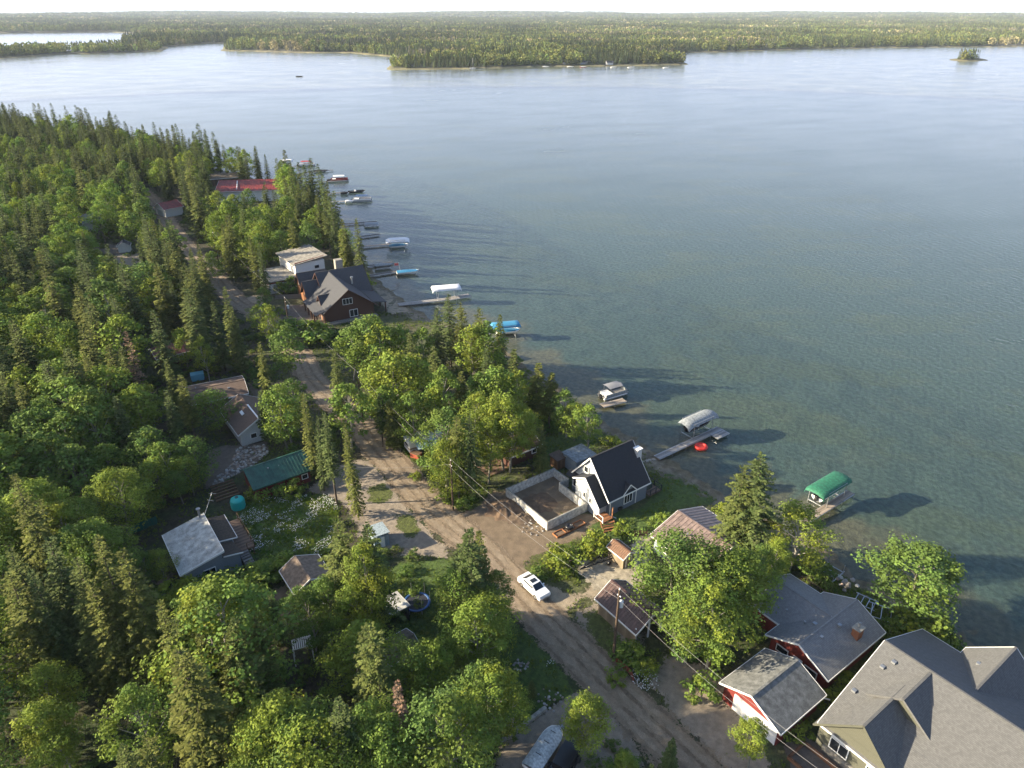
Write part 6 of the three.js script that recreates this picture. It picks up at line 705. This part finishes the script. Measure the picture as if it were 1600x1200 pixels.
{
  const groups = new Map();
  for (const t of woods) { const i = Math.floor(fillR() * TREES[t.kind].length), key = t.kind + i; if (!groups.has(key)) groups.set(key, { S: TREES[t.kind][i], kind: t.kind, list: [] }); groups.get(key).list.push(t); }
  const m4 = new THREE.Matrix4(), q4 = new THREE.Quaternion(), c = new THREE.Color();
  for (const { S, kind, list } of groups.values()) {
    const crown = shade(new THREE.InstancedMesh(S.crown, kind === 's' ? NEEDLE[0] : LEAF[0], list.length)), trunk = shade(new THREE.InstancedMesh(S.trunk, kind === 's' ? SBARK : ASPEN, list.length));
    list.forEach((t, i) => { const k = t.h / TALL[kind]; q4.setFromAxisAngle(V(0, 1, 0), fillR() * 6.283); q4.multiply(new THREE.Quaternion().setFromEuler(new THREE.Euler((fillR() - 0.5) * 0.07, 0, (fillR() - 0.5) * 0.07))); m4.compose(V(t.x, 0, t.z), q4, V(k * t.w, k, k * t.w)); crown.setMatrixAt(i, m4); trunk.setMatrixAt(i, m4); const b = 0.8 + 0.45 * fillR(), y = fillR(); crown.setColorAt(i, c.setRGB(b * (0.86 + 0.22 * y), b, b * (1.1 - 0.2 * y))); });
    crown.name = numbered('forest'); trunk.name = numbered('forest_trunks');
    crown.userData = { kind: 'stuff', label: kind === 's' ? 'mass of dark spruces deep in the forest along the shore' : 'mass of green broadleaf crowns deep in the forest', category: 'forest' }; trunk.userData = { kind: 'stuff', label: 'trunks standing deep in the shaded forest', category: 'forest' };
    scene.add(crown, trunk);
  }
}
function scatter(name, label, geo, mat, list, cat) { // list of [x, y, z, size, turn, tint]
  const I = shade(new THREE.InstancedMesh(geo, mat, list.length)), m4 = new THREE.Matrix4(), q4 = new THREE.Quaternion(), c = new THREE.Color();
  list.forEach(([x, y, z, s, a, t], i) => { q4.setFromAxisAngle(V(0, 1, 0), a); m4.compose(V(x, y, z), q4, Array.isArray(s) ? V(...s) : V(s, s, s)); I.setMatrixAt(i, m4); I.setColorAt(i, t ? c.setRGB(...t) : c.setRGB(1, 1, 1)); });
  I.name = numbered(name); I.userData = { kind: 'stuff', label, category: cat }; scene.add(I); return I;
}
{ // undergrowth below the trees and along the verges
  const r = rng(123), L = TREES.b.map(() => []);
  const put = (x, z, s) => { const b = 0.7 + 0.5 * r(), y = r(); L[Math.floor(r() * 3)].push([x, -0.1, z, [s * (1 + 0.5 * r()), s, s * (1 + 0.5 * r())], r() * 6.28, [b * (0.85 + 0.35 * y), b, b]]); };
  for (let k = 0; k < 9000; k++) { const x = lerp(-200, 12, r()), z = lerp(-260, -36, r()); if (Math.abs(x) > -z * 0.86 + 8 || !inside(FOREST, x, z) || roadDist(x, z) < 4.4 || shoreSD(x, z) < 1 || fbm(x * 0.1, z * 0.1) < -0.25) continue; let bad = false; for (const [cx, cz, rr] of CLEAR) if ((x - cx) ** 2 + (z - cz) ** 2 < (rr * 0.85) ** 2) { bad = true; break; } if (!bad) put(x, z, 0.22 + 0.5 * r() * r()); }
  for (const [cx, cz, rad, n] of [[-19.92, -122.37,10,60],[-7.47, -122.37,14,90],[-10.62, -99.45,6,25],[3.44, -110,7,30],[-32.57, -143.76,9,40],[-33.42, -101.44,5,20],[-47.72, -127.94,7,25],[-8.45, -62.69,6,30],[-2.28, -61.68,4,18],[-18.06, -69.24,6,30],[-19.98, -62.69,6,30],[21.37, -58.76,4,16],[26.89, -62.69,5,22],[32.01, -69.24,4,18],[47.17, -58.76,4,16],[-10.42, -53.44,6,30],[-3.9, -47.96,5,25],[9.26, -43.78,3,12],[-26.19, -65.86,3,8],[-33.51, -59.71,5,20]])
    for (let k = 0; k < n; k++) { const a = r() * 6.28, q = rad * Math.sqrt(r()), x = cx + q * Math.cos(a), z = cz + q * Math.sin(a); if (roadDist(x, z) > 3.8 && shoreSD(x, z) > 0.5) put(x, z, 0.2 + 0.35 * r()); }
  L.forEach((l, i) => scatter('undergrowth', 'low leafy undergrowth filling the ground between the trees', TREES.b[i].crown, LEAF[3], l, 'undergrowth'));
}
{ // grass
  const r = rng(321), C = cards(); for (let k = 0; k < 9; k++) { const a = r() * 6.28, d = V(Math.cos(a) * 0.5, 0.9, Math.sin(a) * 0.5).normalize(); C.kite(V((r() - 0.5) * 0.3, 0, (r() - 0.5) * 0.3), d, V(-Math.sin(a), 0, Math.cos(a)), 0.22 + 0.2 * r(), 0.03, [0.8 + 0.4 * r(), 0.8 + 0.4 * r(), 0.8]); }
  const tuft = C.build(), L = [], bare = ['yard', 'pit', 'apron', 'drive', 'parking', 'pad', 'walk', 'court', 'beach', 'clearing', 'strip', 'path'], keep = Object.entries(YARDS).filter(([n]) => bare.some((b) => n.includes(b))).map(([, v]) => v[0]), lawns = Object.entries(YARDS).filter(([n]) => /lawn|meadow|verge|grass/.test(n));
  const boxes = [[47, 56, -29, -20], [56, 69, -35, -21], [51, 75, -21, 5], [44, 51, -46, -37], [52, 56, -52, -48], [57, 69, -50, -41], [57, 69, -69, -56], [5, 15, -88, -76]];
  const ok = (x, z) => { if (roadDist(x, z) < 3.0 || shoreSD(x, z) < 0.7) return false; const a = x * CY - z * SY, b = x * SY + z * CY; for (const q of boxes) if (a > q[0] && a < q[1] && b > q[2] && b < q[3]) return false; for (const p of keep) if (inside(p, x, z)) return fbm(x * 0.3, z * 0.3) > 0.42 && r() < 0.3; return true; };
  for (const [n, [p]] of lawns) { const xs = p.map((q) => q[0]), zs = p.map((q) => q[1]), x0 = Math.min(...xs) - 1, x1 = Math.max(...xs) + 1, z0 = Math.min(...zs) - 1, z1 = Math.max(...zs) + 1, rough = !/lawn/.test(n);
    for (let k = 0; k < (x1 - x0) * (z1 - z0) * (rough ? 14 : 9); k++) { const x = lerp(x0, x1, r()), z = lerp(z0, z1, r()); if (!inside(p, x, z) || !ok(x, z)) continue; const s = (rough ? 0.8 : 0.28) * (0.6 + 0.8 * r()), b = 0.8 + 0.4 * r(), y = fbm(x * 0.25, z * 0.25); L.push([x, heightAt(x, z), z, s, r() * 6.28, [b * (1 + 0.5 * y), b, b * 0.9]]); } }
  for (let k = 0; k < 60000; k++) { const x = lerp(-60, 62, r()), z = lerp(-160, -40, r()); if (!ok(x, z) || fbm(x * 0.15 + 5, z * 0.15) < -0.15) continue; const b = 0.75 + 0.4 * r(); L.push([x, heightAt(x, z), z, 0.5 + 0.7 * r(), r() * 6.28, [b * 1.1, b, b * 0.9]]); }
  scatter('grass', 'green grass growing over the lots and verges', tuft, leafMat(0.125, 0.175, 0.03, 0.25), L, 'grass');
  const F = cards(); F.kite(V(-0.07, 0.3, 0), V(1, 0.1, 0), V(0, 0, 1), 0.15, 0.07, [1, 1, 1]); F.kite(V(0, 0.3, -0.07), V(0, 0.1, 1), V(1, 0, 0), 0.15, 0.07, [1, 1, 1]); const fl = [];
  const P = YARDS.daisy_meadow[0]; for (let k = 0; k < 26000; k++) { const x = lerp(-48, -18, r()), z = lerp(-92, -64, r()); if (!inside(P, x, z) || fbm(x * 0.22, z * 0.22) + 0.25 * fbm(x, z) < 0.02 + 0.2 * r()) continue; fl.push([x, 0, z, 0.45 + 0.4 * r(), r() * 6.28]); }
  for (const [cx, cz, rad, n] of [[14.31, -53.03,1.5,160],[-27.67, -83.92,2,130],[4.24, -54.97,0.6,10]]) for (let k = 0; k < n; k++) { const a = r() * 6.28, q = rad * Math.sqrt(r()); fl.push([cx + q * Math.cos(a), 0.5 * r(), cz + q * Math.sin(a), 0.8, r() * 6.28]); }
  scatter('wildflowers', 'white wildflowers scattered over the meadow beside the white roofed house', F.build(), std(0.62, 0.62, 0.58, 0.8, { side: THREE.DoubleSide }), fl, 'wildflowers');
}
{ // the woods across the lake
  const r = rng(777), cone = (tris, H, R) => { const C = cards(); for (let k = 0; k < tris; k++) { const t = k / tris, a = k * 2.4, w = R * (1 - t) + 0.15; C.kite(V(Math.cos(a) * w * 0.15, H * (0.1 + 0.86 * t), Math.sin(a) * w * 0.15), V(Math.cos(a), -0.35 + 0.9 * t, Math.sin(a)).normalize(), V(-Math.sin(a), 0.3, Math.cos(a)), w * 1.1, w * 0.62, [0.8 + 0.4 * r(), 0.85 + 0.3 * r(), 0.9]); } C.kite(V(0, H * 0.6, 0), V(0, 1, 0), V(1, 0, 0), H * 0.42, R * 0.3, [1, 1, 1]); C.kite(V(0, H * 0.6, 0), V(0, 1, 0), V(0, 0, 1), H * 0.42, R * 0.3, [1, 1, 1]); return C.build(); };
  const ball = (n, H, R) => { const C = cards(); for (let k = 0; k < n; k++) { const d = rv(r), p = V(d.x * R * 0.75, H * 0.62 + d.y * H * 0.34, d.z * R * 0.75); const al = d.clone().add(rv(r).multiplyScalar(0.7)).normalize(); const v = 0.75 + 0.5 * r(); C.kite(p, al, al.clone().cross(rv(r)).normalize(), R * 0.8, R * 0.42, [v, v, v]); } return C.build(); };
  const G = [cone(34, 16, 2.4), cone(30, 14, 1.9), ball(46, 12, 3.2), ball(40, 10, 2.8)], lists = [[], [], [], []];
  for (const [ra, rb, area] of [[880, 1500, 30], [1500, 2300, 55], [2300, 3600, 130], [3600, 6000, 420], [6000, 11500, 1700]]) {
    const n = Math.round(0.92 * (rb * rb - ra * ra) / area);
    for (let k = 0; k < n; k++) {
      const rr = Math.sqrt(lerp(ra * ra, rb * rb, r())), th = (r() - 0.5) * 1.84 * (rr < 2400 ? 1 : 0.8), x = rr * Math.sin(th), z = -rr * Math.cos(th), s = rr > 3300 ? 200 : farSD(x, z); if (s < 5 || x > rr * 0.72) continue;
      const dry = smooth(0.12, 0.45, fbm(x * 0.0022 + 7, z * 0.0022 - 3)), f = fbm(x * 0.006 - 9, z * 0.006 + 2), con = r() < 0.6 + 1.6 * f, j = (con ? 0 : 2) + (r() < 0.5 ? 0 : 1), big = rr < 1500 ? 1 : rr < 2300 ? 1.1 : rr < 3600 ? 1.35 : rr < 6000 ? 1.8 : 2.6;
      if (dry > 0.5 && r() < 0.5) continue; const sz = (0.65 + 0.5 * r()), big2 = fbm(x * 0.0016 + 20, z * 0.0016), b = (0.62 + 0.75 * r()) * (1 + 0.8 * big2), y = r(), tint = dry > 0.3 && r() < 0.6 ? [2.3 * b, 1.7 * b, 3.2 * b] : [b * (0.85 + 0.35 * y), b, b * 1.1];
      lists[j].push([x, farHeight(x, z, s) - 0.3, z, [sz * big * 1.05, sz * Math.min(big, 1.3), sz * big * 1.05], r() * 6.28, tint]);
    }
  }
  lists.forEach((l, j) => scatter('forest', j < 2 ? 'distant conifers of the wooded shore across the lake' : 'distant broadleaf trees of the wooded shore across the lake', G[j], j < 2 ? leafMat(0.082, 0.104, 0.044, 0) : leafMat(0.150, 0.178, 0.048, 0.2), l, 'forest'));
}
// ---------- each tree's label: what it stands closest to ----------
{
  const ORD = ['', 'second ', 'third ', 'fourth ', 'fifth ', 'sixth ', 'seventh ', 'eighth ', 'ninth ', 'tenth ', 'eleventh ', 'twelfth '];
  const MARKS = [['the white sedan', 2.72, -66.74], ['the trampoline', -11.52, -63.93], ['the turquoise tank', -39.9, -83.46], ['the rock spread', -43.33, -95.66], ['the green roofed cabin', -37.37, -92.95], ['the pale house with skylight', -46.43, -110], ['the brown bungalow', -56.94, -120.78], ['the faded red cabin roof', -73.88, -139.69], ['the white roofed house', -43.51, -75.43], ['the tan cabin', -27.81, -70.42], ['the pale blue shed', -18.5, -77.3], ['the camper trailer', -14.66, -99.45], ['the white foundation', 5.23, -85.46], ['the blue house', 16.59, -88.68], ['the metal roofed house', 24.07, -78.12], ['the maroon carport', 13.98, -63.72], ['the red garage', 27.94, -51.8], ['the red house', 36.67, -60.2], ['the large gabled house', 43.07, -49.45], ['the covered boat on the driveway', 3.18, -44.45], ['the brown lodge', -41.73, -167.39], ['the white modern house', -61.65, -186.99], ['the red roofed hall', -105.24, -289.35], ['the small white shed in the woods', -118.29, -210.82], ['the far white garage', -125.69, -260], ['the verge utility pole', -8.55, -82.86], ['the lodge utility pole', -51.09, -150.25], ['the bright blue boat canopy', -1.46, -149.13], ['the small tan dock', 18.71, -114.71], ['the grey barrel canopy', 33.44, -106.02], ['the green boat canopy', 47.83, -86.25], ['the white slatted shelter', -23.17, -56.02], ['the white flat shed roof', -14.84, -64.25], ['the lower left photo corner', -48.97, -43.13], ['the left photo edge at mid height', -99.62, -122.37], ['the left photo edge below mid height', -69.61, -75.43], ['the bottom photo edge under the trampoline', -9.79, -43.13], ['the bottom photo edge left of centre', -24.48, -43.13], ['the puffy white boat canopy', -35.91, -217.61], ['the wooden shed', 14.36, -73.5], ['the stone ring on the lawn', 0.99, -55.15], ['the boulder heap', 47.77, -55.49], ['the brown cottage', 0.54, -101.44], ['the empty boat trailer', 10.85, -71.02], ['the rusty dying spruce', -68.15, -112.32], ['the blue covered trailer', -61.27, -122.37], ['the left photo edge beside the far shore', -240.75, -343.15], ['the left photo edge a quarter down', -186.39, -258.11], ['the left photo edge a third down', -144.45, -192.5], ['the left photo edge just above middle', -115.56, -147.31], ['the left photo edge two thirds down', -81.38, -93.84], ['the left photo edge near the bottom', -57.78, -56.92], ['the bottom photo edge near the left corner', -37.95, -43.13], ['the green mesh fence panel', -51.27, -78.12], ['the timber steps', -43.14, -87.05], ['the dirt path behind the white roofed house', -44.25, -68.32], ['the dark driveway in the woods', -123.95, -210.82], ['the glimpsed white house wall', -141.26, -232.38]];
  const best = new Map(), by = {};
  for (const p of planted) (by[KIND[p.kind][2]] ||= []).push(p);
  for (const [kind, list] of Object.entries(by)) for (const [n, x, z] of MARKS) [...list].sort((a, b) => (a.x - x) ** 2 + (a.z - z) ** 2 - (b.x - x) ** 2 - (b.z - z) ** 2).slice(0, 12).forEach((p, i) => { const d = Math.hypot(p.x - x, p.z - z), old = best.get(p); if (d < 45 && (!old || i < old.i)) best.set(p, { i, n, kind }); });
  for (const p of planted) {
    const b = best.get(p), k = KIND[p.kind][2], size = p.kind === 'b' ? 'leafy green' : p.h > 14 ? 'tall' : p.h > 9 ? 'medium' : 'short';
    if (b) { p.o.userData.label = `${size} ${k}, ${ORD[b.i]}closest ${k} to ${b.n}`; p.o.userData.group = k + 's standing between the houses'; }
    else { const far = p.z < -200 ? 'beside the far road' : 'in the forest left of the road'; p.o.userData.label = `${k} standing among many others ${far}`; p.o.userData.group = `${k}s ${far}`; }
  }
}
renderer.render(scene, camera);
